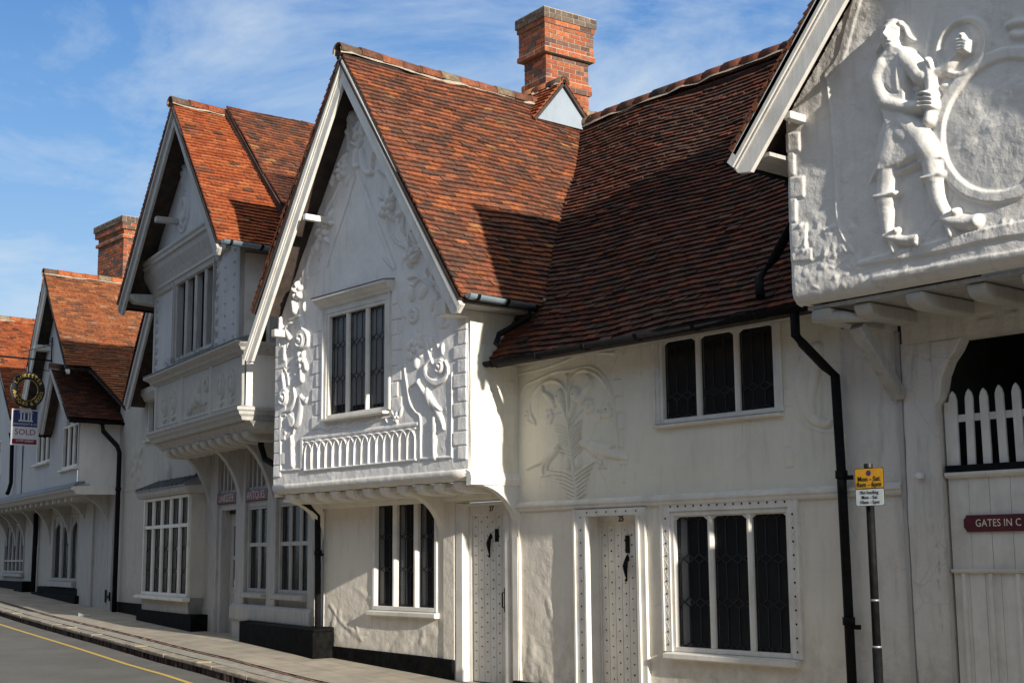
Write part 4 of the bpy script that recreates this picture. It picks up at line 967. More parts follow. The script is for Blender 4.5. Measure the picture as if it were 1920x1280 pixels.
# right festoon
X.curve(q8((825, 120), (870, 110), (930, 150), (990, 220)), .016, .04); leaf(q8((845, 155))[0], .07, -.4, .04); X.ell(q8((840, 205))[0], .07, .10, .055, .2); X.curve(q8((850, 160), (900, 120), (960, 160)), .016, .03)
X.ell(q8((905, 190))[0], .12, .07, .035, .7); X.ell(q8((845, 15))[0], .10, .05, .05, .3); leaf(q8((870, 0))[0], .09, .6, .05); leaf(q8((925, 85))[0], .07, 1.9, .04); leaf(q8((960, 100))[0], .07, 1.3, .04)
X.ell(q8((950, 265))[0], .055, .08, .05); X.ell(q8((1000, 345))[0], .075, .11, .06); leaf(q8((1025, 375))[0], .08, .3, .04); X.ell(q8((1020, 185))[0], .06, .07, .04)
X.curve(q8((1015, 130), (1030, 200), (1020, 300)), .014, .03); X.curve(q8((980, 220), (965, 300), (1000, 320)), .014, .03)
flower(q8((865, 480))[0], .12, .06, 5, .2); X.curve(q8((862, 420), (866, 470)), [.035, .05], .07); X.curve(q8((885, 440), (890, 480)), .045, .06); X.ell(q8((830, 545))[0], .06, .06, .05); X.ell(q8((885, 530))[0], .06, .06, .05); X.ell(q8((865, 580))[0], .06, .08, .06); X.ell(q8((825, 490))[0], .05, .06, .05)
leaf(q8((945, 470))[0], .08, 1.7, .035); X.curve(q8((955, 440), (945, 510)), .012, .025)
# upper gable: ribbons and fruit either side of the point
X.curve(q7((540, 400), (530, 440), (548, 480), (570, 520), (560, 545)), [.04, .05, .035, .05, .03], .05); X.curve(q7((545, 485), (570, 490), (590, 455), (620, 450)), .02, .05); X.ell(q7((600, 495))[0], .09, .10, .045, .5); X.ell(q7((545, 420))[0], .06, .08, .05, .3)
leaf(q7((590, 580))[0], .09, .8, .05); leaf(q7((550, 575))[0], .07, -.6, .05); X.curve(q7((520, 440), (518, 520), (520, 610)), .012, .025); X.ell(q7((515, 510))[0], .035, .05, .04)
X.curve(q7((600, 620), (605, 680), (625, 735), (655, 745)), [.05, .07, .05, .03], .05); X.curve(q7((570, 630), (565, 690), (568, 710)), [.06, .05, .06], .055); X.ell(q7((568, 712))[0], .07, .03, .07)
flower(q7((480, 730))[0], .13, .06, 5, .5); leaf(q7((495, 660))[0], .10, .6, .05); leaf(q7((485, 680))[0], .10, -.3, .05); leaf(q7((515, 790))[0], .08, 1.1, .045); leaf(q7((435, 770))[0], .08, 1.2, .04); leaf(q7((425, 795))[0], .07, 1.4, .04)
leaf(q7((690, 600))[0], .11, .5, .05); leaf(q7((665, 650))[0], .09, 1.3, .05); leaf(q7((705, 660))[0], .09, 2.0, .05); leaf(q7((660, 690))[0], .07, 1.4, .045); X.curve(q7((655, 630), (700, 625), (730, 680)), .018, .04)
X.curve(q7((690, 730), (720, 760), (760, 780)), .012, .03)
flower(q7((748, 945))[0], .14, .07, 5, .1); leaf(q7((790, 870))[0], .12, .5, .055); leaf(q7((705, 880))[0], .09, -.5, .05); leaf(q7((765, 850))[0], .09, 1.4, .05); leaf(q7((815, 975))[0], .11, .1, .045); leaf(q7((710, 970))[0], .07, .9, .05); leaf(q7((770, 1000))[0], .06, 2., .05)
X.curve(q7((745, 990), (750, 1070), (800, 1140), (850, 1170)), .016, .035); leaf(q7((825, 1060))[0], .08, -1.1, .04); leaf(q7((810, 1020))[0], .07, -1.3, .035); X.curve(q7((840, 980), (835, 1060), (845, 1100)), .012, .025)
X.ring(q7((910, 1120))[0], .13, .17, .04); leaf(q7((895, 1110))[0], .11, -.9, .05); flower(q7((880, 1220))[0], .13, .065, 5, .7); X.curve(q7((870, 1190), (930, 1185), (980, 1210), (1010, 1260)), .014, .035)
flower(q7((375, 1075))[0], .14, .07, 5, .8); leaf(q7((415, 990))[0], .12, .8, .05); leaf(q7((418, 1030))[0], .09, -.2, .05); leaf(q7((345, 1150))[0], .10, 1.2, .045); X.curve(q7((380, 1120), (378, 1180), (350, 1240)), .012, .03)
X.curve(q7((470, 800), (440, 870), (400, 940), (380, 1010)), .012, .022); leaf(q7((400, 1125))[0], .07, -.9, .05); leaf(q7((320, 1180))[0], .08, 1.3, .04)
X.curve(q7((310, 1200), (290, 1280), (285, 1330)), .014, .03)
for k in range(60): X.ell((random.uniform(-16.4, -12.3), random.uniform(2.7, 6.5)), random.uniform(.05, .2), random.uniform(.04, .12), random.uniform(-.006, .006), random.uniform(0, 3), 'add')

W27.B *= np.interp(W27.Zg, [4.4, 5.1], [.58, 1.2])
W27.build('gable_wall', 'plaster_grey', H)
S27 = Wall(M, 0, -2.2, J, 2.46, 4.75, .018, rough=.8, seed=41, side=-12.2); S27.start(); S27.round_ = []
def qs(*p): return [M.side(880+x/4., 640+y/4., -12.2) for x, y in p]
for (a, b, c, d) in ((88, 20, 160, 150), (95, 285, 168, 400), (105, 515, 182, 640), (112, 765, 182, 880), (258, 290, 340, 412), (262, 540, 340, 656), (262, 780, 345, 885), (182, 640, 262, 765)):
    S27.flat(qs((a, b), (c, b+3), (c, d+2), (a, d)), .010, .006)
for (a, b, c, d) in ((1230, 305, 1280, 390), (1225, 480, 1290, 600)):
    pp = [M.side(480+x/2.91, 480+y/2.91, -12.2) for x, y in ((a, b), (c, b+3), (c, d), (a, d-2))]; S27.flat(pp, .010, .006)

S27.build('side_wall', 'plaster_cream', H)
mb = MB(M); mb.box(-16.6, -16.55, -1.5, J-.04, 2.4, 4.9); mb.build('side_wall', 'plaster', H)
# coved bottom moulding of the jetty, wrapped round the corner
prof = [(J-.14, 2.43), (J-.07, 2.435), (J-.02, 2.455), (J+.010, 2.49), (J+.018, 2.53), (J+.006, 2.56), (J-.10, 2.57)]
mb = MB(M); mb.prof(prof, -16.58, -12.19, seg=12); mb.prof([(v-.06, z-.0) for v, z in prof[:1]]+[(J-.09, 2.44), (J-.10, 2.56)], -16.5, -12.3); jm = mb.build('jetty_moulding', 'plaster_white', H, True)
mb = MB(M)
pr = [(-12.25, 2.37), (-12.17, 2.38), (-12.155, 2.45), (-12.185, 2.52), (-12.25, 2.55)]
vs = []; 
for v in (J+.02, -.02): vs += [(u, v, z) for u, z in pr]
n = len(pr); mb.add(vs, [(i, (i+1) % n, n+(i+1) % n, n+i) for i in range(n)]+[tuple(range(n))[::-1], tuple(range(n, 2*n))]); mb.build('jetty_moulding', 'plaster_white', H)
# bressummer, soffit and joist ends
mb = MB(M); mb.box(-16.55, -12.26, .06, J-.16, 2.37, 2.42); mb.build('soffit', 'plaster_cream', H)
mb = MB(M); mb.prof([(-.02, 2.24), (.05, 2.25), (.07, 2.30), (.07, 2.37), (-.02, 2.37)], -16.5, -12.3); mb.build('bressummer', 'plaster_cream', H, bevel=.006)
js = MB(M)
for k in range(11):
    x = -16.38+k*.375; js = MB(M); js.prof([(.1, 2.30), (J-.25, 2.30), (J-.12, 2.33), (J-.08, 2.38), (J-.07, 2.43), (.1, 2.43)], x, x+.14); js.build('joist_end', 'plaster_white', H, bevel=.012)
# brackets
for (u, web, low) in ((-16.42, False, 1.72), (-13.66, False, 1.72)):
    bo = arc_bracket(M, u, .0, low, J-.1, 2.33, w=.11, web=True); bo.build('bracket', 'plaster_cream', H, bevel=.006)
bo = arc_bracket(M, -12.235, .0, 1.78, J-.08, 2.38, w=.09, web=True); bo.build('bracket', 'plaster_white', H)
mb = MB(M); mb.box(-12.28, -12.19, .0, .035, .2, 1.8); mb.build('door_post', 'timber', H)
fJ = window(H, M, gJ, J, 3, [.36, .70], frame=.045, mull=.065, depth=.05, casing=(.08, .02), sill=(.09, .05, .04), curtain=[(.0, .34, .90), (.34, .66, .93), (.66, 1.0, .95)], out=.01, label='three light leaded window in the jettied gable', hh=.045)
# cornice hood over the window
a = gJ[0]-.20; b_ = gJ[1]+.20; zt = gJ[3]+.045+.08
mb = MB(M); mb.prof([(J-.02, zt-.01), (J+.05, zt+.0), (J+.06, zt+.03), (J+.10, zt+.05), (J+.13, zt+.09), (J+.16, zt+.10), (J+.16, zt+.125), (J-.02, zt+.15)], a, b_); ho = mb.build('window_hood', 'timber', fJ)
mb = MB(M); mb.prof([(J-.02, zt+.152), (J+.165, zt+.127), (J+.17, zt+.137), (J-.02, zt+.165)], a-.01, b_+.01); mb.build('lead_flashing', 'lead', ho)
# roofs
rs = FT; Lr = math.hypot(AP[0]-FT[0], AP[1]-FT[1]); tv = (7.7-FT[1])/(AP[1]-FT[1])*Lr
def pch(s_, t_):
    return .18+.35*(math.sin(s_*2.3+t_*1.1)*math.sin(t_*1.7-s_*.9) > .35)
tile_roof('roof', (FT[0], VV+.02, FT[1]), (0, -1, 0), (AP[0]-FT[0], 0, AP[1]-FT[1]), [[(0, -.03), (1.30, -.03), (3.97, tv), (0, tv)], [(0, tv), (5.3, tv), (5.3, Lr), (0, Lr)]], 'mixed', H, patch=pch, seed=5)
Ll = math.hypot(AP[0]-FL[0], AP[1]-FL[1])
tile_roof('roof', (FL[0], VV+.02, FL[1]), (0, -1, 0), (AP[0]-FL[0], 0, AP[1]-FL[1]), [[(0, 0), (5.3, 0), (5.3, Ll), (0, Ll)]], 'mixed', H, seed=6)
ridge('ridge_tiles', (AP[0], VV+.06, AP[1]+.055), (AP[0], -4.2, AP[1]+.055), H, 'mixed', seed=8)
# main range roof
EZ, EV, RZ_, RV = 3.82, .42, 7.7, -2.85; Lm = math.hypot(EV-RV, RZ_-EZ); t1 = (FT[1]-EZ)/(RZ_-EZ)*Lm
def pch2(s_, t_): return .25+.4*(math.sin(s_*1.9+t_*.7)*math.sin(t_*1.3-s_*.6) > .4)
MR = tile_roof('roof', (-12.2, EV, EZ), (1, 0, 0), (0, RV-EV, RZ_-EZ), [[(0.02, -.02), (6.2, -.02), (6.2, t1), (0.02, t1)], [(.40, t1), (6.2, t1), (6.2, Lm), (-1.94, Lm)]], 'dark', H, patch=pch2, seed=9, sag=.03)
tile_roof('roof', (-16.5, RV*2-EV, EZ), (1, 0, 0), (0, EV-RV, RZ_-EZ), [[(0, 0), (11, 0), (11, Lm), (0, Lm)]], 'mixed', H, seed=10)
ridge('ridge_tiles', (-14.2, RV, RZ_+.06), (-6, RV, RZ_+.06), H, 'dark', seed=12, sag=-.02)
# bits of mortar and lead in the valley
vb = MB(M); rr = random.Random(3)
for k in range(16):
    f_ = k/15.; p0 = np.array([-11.80, .12, FT[1]+.02]); p1 = np.array([-14.14, 2.85, 7.7]); p = p0+(p1-p0)*f_; p = (p[0], -p[1]+.035, p[2]+.025)
    if rr.random() < .35: vb.ball(p, rr.uniform(.015, .028), 6)
vb.build('valley_mortar', 'mortar', MR)
verge(H, M, FL, AP, VV+.005, 'mixed', .06); 
# bargeboards, purlin ends, corbels
bR = barge(H, M, (AP[0], AP[1]-.06), (FT[0]-.03, FT[1]-.13), VV-.012, w=.21)
bL = barge(H, M, (AP[0], AP[1]-.09), (-16.76, 4.30), VV-.012, w=.21)
tmp = M.at(578, 401, VV); mb = MB(M); mb.box(tmp[0]-.14, tmp[0]-.06, J-.02, VV+.0, tmp[1]-.06, tmp[1]+.02); mb.build('purlin_end', 'timber', H, bevel=.01)
mb = MB(M); mb.box(-16.36, -16.26, J-.02, J+.20, 4.56, 4.66); mb.build('purlin_end', 'timber', H, bevel=.01)
mb = MB(M); mb.box(-12.42, -12.2, J-.02, VV-.05, 4.28, 4.45); mb.build('purlin_end', 'timber', H, bevel=.01)
mb = MB(M); tmp = M.at(738, 343, VV); mb.box(-13.42, -13.3, J-.02, VV-.03, 6.32, 6.42); mb.build('purlin_end', 'timber', H, bevel=.008)
# eaves boards
mb = MB(M); mb.box(-12.19, -11.9, -1., 1.0, 4.36, 4.39); mb.build('eaves_soffit', 'timber_worn_shaded', H)
mb = MB(M); mb.box(-12.19, -7.0, .03, .36, 3.76, 3.79); mb.build('eaves_soffit', 'timber_worn_shaded', H)
# rainwater goods
gutter(H, M, (FT[0]+.06, VV-.02, FT[1]-.02), (FT[0]+.06, .12, FT[1]-.05), .058, 'grey_gutter', .42)
gutter(H, M, (-12.17, EV+.07, EZ-.05), (-7.2, EV+.07, EZ-.03), .058, 'black_iron', .78)
gz = EZ-.05
pipe(H, M, [(FT[0]+.06, .16, FT[1]-.08), (FT[0]+.05, .20, FT[1]-.2), (FT[0]-.05, .55, 4.05), (FT[0]-.02, .62, 3.93)], .034)
pa_, pb_ = M.at(1577, 874, .10)[0], M.at(1598, 1270, .10)[0]; pt_ = M.at(1497, 600, .42)[0]
pipe(H, M, [(pt_, .47, 3.74), (pt_, .47, 3.52), (pt_+.03, .42, 3.45), (pa_-.08, .16, 3.25), (pa_-.02, .10, 3.17), (pa_, .10, 2.3), (pb_, .10, -.2)], .043, collars=[(pa_, .10, 2.28), ((pa_+pb_)/2, .10, 1.0)], clips=[(pa_, .10, 2.25), ((pa_+pb_)/2, .10, .95)])
pipe(H, M, [(-16.30, .5, 2.38), (-16.34, .3, 2.30), (-16.40, .10, 2.15), (-16.39, .09, 1.5), (-16.37, .09, .30)], .042, collars=[(-16.39, .09, 1.65)], clips=[(-16.39, .09, 1.62)])
# lead capped gablet and the chimney
mb = MB(M); CX = -14.0
mb.plan([(CX, 0), (CX, 0)], 0, 0) if False else None
cb = [(-2.38, 8.22), (-1.86, 7.62), (-2.98, 7.62)]
vs = [(CX, v, z) for v, z in cb]+[(CX-.04, v, z) for v, z in cb]; mb.add(vs, [(0, 1, 2), (5, 4, 3), (0, 3, 4, 1), (1, 4, 5, 2), (2, 5, 3, 0)]); ch0 = mb.build('gablet_cheek', 'lead_cheek', H)
Lg = math.hypot(.55, .60)
tile_roof('roof', (CX+.05, -1.80, 7.60), (-1, 0, 0), (0, -.58, .67), [[(0, 0), (1.6, 0), (1.6, .9), (0, .9)]], 'bright', H, seed=14, sag=0)
tile_roof('roof', (CX+.05, -3.04, 7.60), (-1, 0, 0), (0, .66, .67), [[(0, 0), (1.6, 0), (1.6, .92), (0, .92)]], 'bright', H, seed=15, sag=0)
ridge('ridge_tiles', (CX+.06, -2.38, 8.28), (CX-1.6, -2.38, 8.28), H, 'gold', seed=16, r=.09, sag=0)
chimney(H, M, -14.90, -3.08, 7.0, 9.60, .54, .80, [(9.60-.15, 9.8, .10), (9.60-.24, 9.60-.15, .08), (9.60-.62, 9.60-.24, .06), (9.60-.7, 9.60-.62, .08), (8.38, 8.53, .035)], rot=R_(4), seed=5)
# ================================================================== BUILDING A: the big jettied gable over the carriage gate
A_ = thing('gateway_house', (-5.2, 0, 0), 'white jettied gable with plaster giant and ring above a wooden carriage gate', 'house')
JA = .9; AV = 1.2; AAP = (-5.22, 8.02); AFL = (-7.80, 5.11); AFR = (-2.64, 5.11); AL, AR = -7.45, -2.95
WA = Wall(M, JA, AL, AR, 3.70, 7.7, .0078, rough=1.5, seed=51); WA.round_ = [('L', .07), ('B', .12)]
WA.poly = [(AL-.1, 3.6), (AR+.1, 3.6), (AR+.1, 5.2), (AAP[0]+.1, AAP[1]-.35), (AAP[0]-.1, AAP[1]-.35), (AL-.1, 5.2)]
WA.start()
P6 = lambda x, y: (1340+x/2.56, y/2.56)
def q6(*p): return [M.at(*P6(*a), JA) for a in p]
X = WA
# border lines, quoins, bottom bands
X.curve(q6((690, 0), (650, 130), (600, 290), (545, 360)), .05, .012, flat=.5); X.curve(q6((540, 380), (560, 560), (572, 760), (585, 1000), (605, 1110), (660, 1210)), .014, .018)
for (a, b, c, d) in ((330, 640, 412, 735), (345, 735, 385, 850), (345, 850, 430, 955), (345, 955, 395, 1075), (350, 1075, 445, 1200), (360, 1195, 470, 1260)):
    X.flat(q6((a, b), (c, b-6), (c+2, d-6), (a, d)), .022, .008)
X.flat(q6((445, 1100), (590, 1075), (620, 1140), (655, 1215), (600, 1240), (470, 1250)), .012, .03)
for k in range(60):
    p = q6((random.uniform(360, 700), random.uniform(1080, 1400)))[0]; X.ell(p, random.uniform(.015, .05), random.uniform(.01, .04), random.uniform(.003, .012), random.uniform(0, 3), 'add')
for k in range(140):
    p = q6((random.uniform(380, 1480), random.uniform(0, 1500)))[0]; X.ell(p, random.uniform(.03, .16), random.uniform(.02, .10), random.uniform(-.007, .007), random.uniform(0, 3), 'add')
_b = q6((690, 1265), (900, 1225), (1100, 1180), (1300, 1130), (1485, 1095)); X.stroke(_b+[(AR, _b[-1][1]+.02)], [.02, .04, .05, .05, .055, .055], .035, flat=.4)
_b = q6((760, 1340), (1000, 1300), (1200, 1262), (1485, 1215)); X.stroke(_b+[(AR, _b[-1][1])], .03, .022, flat=.4)
for k in range(40):
    p = q6((760+k*19, 1228-k*4.6+random.uniform(-8, 8)))[0]; X.ell(p, .02, .03, random.uniform(.004, .014), 0, 'add')
# the big ring with its rough disc
cc = q6((1388, 605))[0]; X.ring(cc, .50, .60, .045); X.ell(cc, .50, .50, .02, 0, 'max', .3)
for k in range(30): X.ell((cc[0]+random.uniform(-.35, .35), cc[1]+random.uniform(-.4, .4)), random.uniform(.06, .2), random.uniform(.03, .08), random.uniform(-.007, .008), random.uniform(-.5, 1), 'add')
X.curve(q6((1200, 385), (1300, 310), (1400, 262), (1490, 240)), .01, .014)
X.curve(q6((1415, 130), (1450, 115), (1490, 110)), .03, .05); X.curve(q6((1440, 170), (1470, 175), (1500, 170)), .035, .05)
# dividing rib behind the club
X.curve(q6((1072, 0), (1045, 150), (1022, 280)), .022, .012, flat=.6)
# round shield held by the giant
def q6(*p): return [M.at(*P6(*a), JA+.04) for a in p]
sc_ = q6((1182, 225))[0]; X.ring(sc_, .195, .236, .06, sx=1.0); X.ell(sc_, .20, .20, .016, 0, 'max', .3)
for k in range(14): X.ell((sc_[0]+random.uniform(-.13, .1), sc_[1]+random.uniform(-.1, .12)), .03, .025, random.uniform(-.006, .008), 0, 'add')
# --- giant: legs and clogs
def q6(*p): return [M.at(*P6(*a), JA+.08) for a in p]
X.curve(q6((815, 830), (808, 900), (806, 960)), [.105, .10, .095], .10); X.curve(q6((806, 950), (808, 1030), (815, 1110)), [.085, .078, .05], .085)
X.curve(q6((760, 945), (810, 938), (862, 925)), .026, .115)
X.curve(q6((1025, 750), (1035, 800), (1040, 850)), [.11, .10, .095], .11); X.curve(q6((1040, 860), (1055, 950), (1095, 1030)), [.088, .075, .048], .09)
X.curve(q6((988, 857), (1035, 848), (1084, 832)), .026, .12)
X.curve(q6((800, 1132), (850, 1142), (900, 1150), (948, 1142)), [.035, .04, .045, .05], .085); X.curve(q6((958, 1125), (950, 1160)), [.02, .035], .085); X.curve(q6((833, 1165), (838, 1198)), [.04, .032], .07); X.ell(q6((862, 1103))[0], .038, .032, .11)
X.flat(q6((790, 1120), (850, 1130), (960, 1118), (965, 1150), (930, 1180), (850, 1165), (795, 1160)), .05, .01)
X.curve(q6((1085, 1050), (1130, 1060), (1190, 1065), (1240, 1055)), [.045, .055, .055, .055], .095); X.ell(q6((1240, 1058))[0], .045, .055, .10); X.curve(q6((1112, 1085), (1120, 1122)), [.045, .036], .08); X.ell(q6((1146, 1013))[0], .042, .034, .12)
X.flat(q6((1065, 1040), (1130, 1015), (1250, 1030), (1262, 1070), (1200, 1105), (1120, 1090), (1075, 1080)), .055, .012)
# breeches and coat skirt
X.flat(q6((800, 545), (900, 545), (945, 585), (1000, 640), (1050, 700), (1085, 752), (1030, 765), (960, 785), (880, 825), (770, 860), (710, 880), (745, 800), (780, 700), (785, 600)), .105, .07)
X.curve(q6((860, 560), (840, 660), (820, 760)), [.12, .15, .15], .115); X.curve(q6((900, 590), (960, 650), (1010, 720)), [.10, .12, .12], .13); X.ell(q6((900, 640))[0], .20, .13, .125, -.5)
X.curve(q6((770, 858), (880, 822), (965, 783)), .016, .075); X.curve(q6((965, 782), (1020, 762), (1085, 752)), .014, .10)
# torso, coat front, collar
X.curve(q6((850, 300), (845, 380), (850, 460), (860, 540)), [.15, .15, .135, .12], .115, flat=.3)
X.flat(q6((800, 300), (900, 290), (900, 430), (860, 460), (830, 400)), .10, .03); X.curve(q6((880, 300), (878, 370), (882, 440)), .022, .13); X.curve(q6((790, 300), (835, 290), (905, 295)), .014, .125)
X.curve(q6((800, 275), (850, 262), (900, 270)), [.05, .07, .06], .12)
X.curve(q6((815, 410), (840, 440), (880, 446)), .01, .012, 'sub')
# far arm up to the shield
X.curve(q6((900, 275), (945, 320), (975, 360), (1000, 365)), [.085, .095, .08, .07], .14); X.curve(q6((985, 370), (1050, 345), (1110, 310), (1150, 265)), [.075, .055, .045, .036], .10)
X.ell(q6((1180, 218))[0], .062, .072, .12, .3); X.curve(q6((1150, 200), (1165, 185), (1185, 160)), .02, .10)
for k in range(4): X.curve(q6((1160+k*2, 195+k*16), (1190, 190+k*16), (1220-k*3, 198+k*15)), .017, .15)
X.curve(q6((1175, 165), (1190, 170), (1200, 185)), .018, .14)
# near arm, bent across the body to grip the club
X.curve(q6((800, 310), (775, 370), (790, 440), (820, 490)), [.09, .10, .09, .085], .15); X.curve(q6((815, 488), (870, 505), (930, 515), (985, 512)), [.085, .08, .065, .055], .155)
# club with a collar at the top
X.curve(q6((1022, 300), (1030, 360), (1035, 440), (1032, 520), (1022, 575)), [.055, .055, .05, .055, .062], .13); X.curve(q6((1018, 285), (1035, 300), (1045, 330)), [.03, .03, .02], .14); X.flat(q6((1000, 285), (1030, 275), (1040, 290), (1015, 320)), .12, .02)
X.flat(q6((985, 330), (1045, 310), (1050, 380), (1040, 440), (1000, 440)), .10, .02)
X.ell(q6((985, 508))[0], .06, .055, .15)
for k in range(4): X.curve(q6((985, 455+k*21), (1020, 450+k*21), (1060, 458+k*19)), .0175, .185)
X.curve(q6((975, 470), (1000, 448), (1025, 445)), .016, .17)
X.ell(q6((1085, 408))[0], .055, .03, .05); X.ell(q6((955, 418))[0], .05, .03, .045)
# head: skull, hair, face
def q6(*p): return [M.at(*P6(*a), JA+.07) for a in p]
X.curve(q6((850, 215), (850, 262)), [.07, .085], .12)
hc = q6((832, 165))[0]
X.curve(q6((880, 100), (902, 130), (914, 160), (928, 180), (946, 186)), [.014, .022, .024, .020, .008], .06); X.curve(q6((782, 205), (772, 228), (760, 250)), [.016, .022, .014], .06)
X.ell(hc, .108, .128, .118, .0, 'max', .5); X.ell(q6((830, 200))[0], .082, .085, .112, 0, 'max', .5)
X.curve(q6((800, 100), (840, 88), (872, 100), (886, 130)), [.008, .010, .012, .010], .018, 'add')
_q = q6
def q6(*p): return _q(*[(x+12, y) for x, y in p])
X.curve(q6((828, 128), (826, 160), (825, 180)), [.010, .014, .018], .020, 'add'); X.curve(q6((800, 138), (812, 130), (824, 131)), .007, .010, 'add'); X.curve(q6((832, 131), (850, 128), (868, 136)), .007, .010, 'add')
X.ell(q6((807, 149))[0], .016, .010, .008, 0, 'sub'); X.ell(q6((851, 149))[0], .018, .010, .008, 0, 'sub')
X.curve(q6((812, 200), (828, 197), (846, 200)), .007, .009, 'add'); X.curve(q6((814, 207), (828, 206), (844, 207)), .004, .009, 'sub'); X.curve(q6((815, 214), (828, 215), (842, 212)), .007, .009, 'add')

WA.B *= .78
for _ in range(2): WA.B[1:-1, 1:-1] = (WA.B[1:-1, 1:-1]*2+WA.B[:-2, 1:-1]+WA.B[2:, 1:-1]+WA.B[1:-1, :-2]+WA.B[1:-1, 2:])/6
WA.build('gable_wall', 'plaster_white', A_)
mb = MB(M); mb.box(AL-.0, AL+.05, -3.0, JA-.09, 3.72, 5.4); mb.build('side_wall', 'plaster_grey', A_)
mb = MB(M); mb.box(AR-.06, AR-.01, -3.0, JA-.06, 3.72, 5.4); mb.build('side_wall', 'plaster_grey', A_)
mb = MB(M); mb.box(AL+.08, AR-.08, .0, JA-.14, 3.66, 3.69); mb.build('soffit', 'timber_worn_shaded', A_)  # darker material puts the shade under the overhang into the colour
for k, x in enumerate((-7.30, -6.93, -6.38, -5.86, -5.36, -4.8, -4.25, -3.7, -3.15)):
    mb = MB(M); e = JA-.12-(.06 if k % 2 else 0); mb.prof([(-.1, 3.53), (e-.12, 3.53), (e-.03, 3.56), (e, 3.61), (e, 3.655), (-.1, 3.655)], x, x+.17); mb.build('joist_end', 'plaster_shaded', A_, bevel=.02)  # joists too: shade under the jetty is in the plaster colour
mb = MB(M); mb.tube([(-7.32, JA-.16, 3.60), (-7.05, JA-.22, 3.57), (-6.85, JA-.34, 3.54)], [.06, .05, .03], 10); mb.build('carved_scroll', 'plaster_shaded', A_, True)
# wall panel, string, posts and beam
w_ = Wall(M, .004, -7.62, -6.99, -.35, 3.60, .03, rough=1.0, seed=55); w_.start(); w_.build('ground_floor_wall', 'plaster_old', A_)
mb = MB(M); mb.box(-7.02, -6.975, 0, .035, -.3, 3.5); mb.build('wall_batten', 'timber_worn_shaded', A_, bevel=.006)
w_ = Wall(M, .03, -6.975, -6.64, -.35, 3.38, .014, rough=1.4, seed=57); w_.start(); w_.round_ = [('L', .02), ('R', .03)]
for k in range(30): w_.ell((random.uniform(-6.97, -6.65), random.uniform(-.2, 3.3)), random.uniform(.01, .03), random.uniform(.05, .35), random.uniform(-.012, .012), random.uniform(-.15, .15), 'add')
w_.curve([(-6.74, 1.9), (-6.70, 1.5), (-6.72, 1.2), (-6.69, .9)], .006, .012, 'sub')
w_.curve([(-6.75, .45), (-6.77, .2), (-6.74, .0)], .01, .02, 'sub'); w_.build('gate_post', 'plaster_old', A_)
mb = MB(M); mb.box(-6.66, -6.645, -.3, .01, -.35, 3.36); mb.build('gate_post', 'plaster_old', A_)
w_ = Wall(M, .05, -6.93, -2.9, 3.37, 3.655, .02, rough=1.2, seed=58); w_.start(); w_.curve([(-6.3, 3.50), (-5.9, 3.53), (-5.6, 3.56), (-5.3, 3.55)], .006, .02, 'sub'); w_.build('beam', 'plaster_old', A_)
mb = MB(M); mb.box(-6.9, -2.9, -.15, .03, 3.36, 3.60); mb.build('beam', 'plaster_old', A_)
mb = MB(M); mb.prism([(-6.66, 3.37), (-6.36, 3.37), (-6.42, 3.27), (-6.50, 3.18), (-6.56, 3.06), (-6.60, 2.88), (-6.66, 2.8)], -.12, .035); mb.build('bracket', 'plaster_old', A_, bevel=.015)
mb = MB(M); mb.bar((-7.02, .56, 3.50), (-6.99, .03, 2.92), .13, .09); mb.build('bracket', 'timber_worn_shaded', A_, bevel=.01)
mb = MB(M); mb.box(-3.5, -2.9, -.2, .03, -.4, 3.36); mb.build('gate_post', 'plaster_old', A_, bevel=.02)
mb = MB(M); mb.box(-2.9, 3.0, -.4, .0, -.5, 3.65); mb.box(AR, 3.0, -.4, JA-.1, 3.7, 5.6); mb.build('ground_floor_wall', 'plaster', A_)
mb = MB(M); mb.plan([(-2.9, 0), (-.6, 0), (-.9, .96), (-2.8, .96)], -.5, 3.66); mb.build('shade_block', 'plaster', A_)  # unseen block added to keep the ground floor wall in shade
# carriage way behind the gate
mb = MB(M); a, b_ = -6.64, -3.5
mb.add([(a, -.2, -.4), (b_, -.2, -.4), (b_, -.2, 3.6), (a, -.2, 3.6), (a, -6, -.4), (b_, -6, -.4), (b_, -6, 3.6), (a, -6, 3.6)], [(4, 5, 6, 7), (0, 3, 7, 4), (1, 5, 6, 2), (3, 2, 6, 7)]); mb.build('passage', 'interior', A_, fix=False)
# gate
GT = thing('carriage_gate', (-5.0, .1, -.1), 'tall white boarded double gate topped with pickets under the jettied gable', 'gate')
gv = -.06; g0, g1 = -6.62, -3.52
zb = M.at(1850, 879, gv)[1]; zr = 1.44
mb = MB(M); x = g0
for k in range(17):
    mb.box(x+.002, x+.188, gv-.03, gv+random.uniform(-.003, .003), zr, zb-.06); x += .19
mb.box(g0, g1, gv-.05, gv-.02, -.2, zb-.06); mb.build('upper_boards', 'timber', GT)
mb = MB(M); x = g0
for k in range(22): mb.box(x+.002, x+.143, gv-.03, gv-.008+random.uniform(-.003, .003), -.2, zr-.01); x += .145
mb.build('lower_boards', 'timber', GT)
for z0, z1, pv in ((zb-.06, zb-.01, .05), (zr-.02, zr+.012, .035)):
    mb = MB(M); mb.prof([(gv-.04, z0), (gv+pv*.6, z0), (gv+pv, z0+.02), (gv+pv, z1-.005), (gv-.04, z1)], g0, g1); mb.build('rail', 'timber', GT)
mb = MB(M); mb.box(g0+.0, g1, gv-.05, gv+.03, zb-.008, zb+.045); mb.build('rail', 'black_iron', GT, bevel=.004)
x = g0+.085
while x < g1:
    mb = MB(M); mb.prism([(x, -.2), (x+.035, -.2), (x+.035, zr-.022), (x, zr-.022)], gv-.02, gv+.018); mb.build('muntin', 'timber', GT, bevel=.006); x += .245
ztop = M.at(1870, 722, gv)[1]
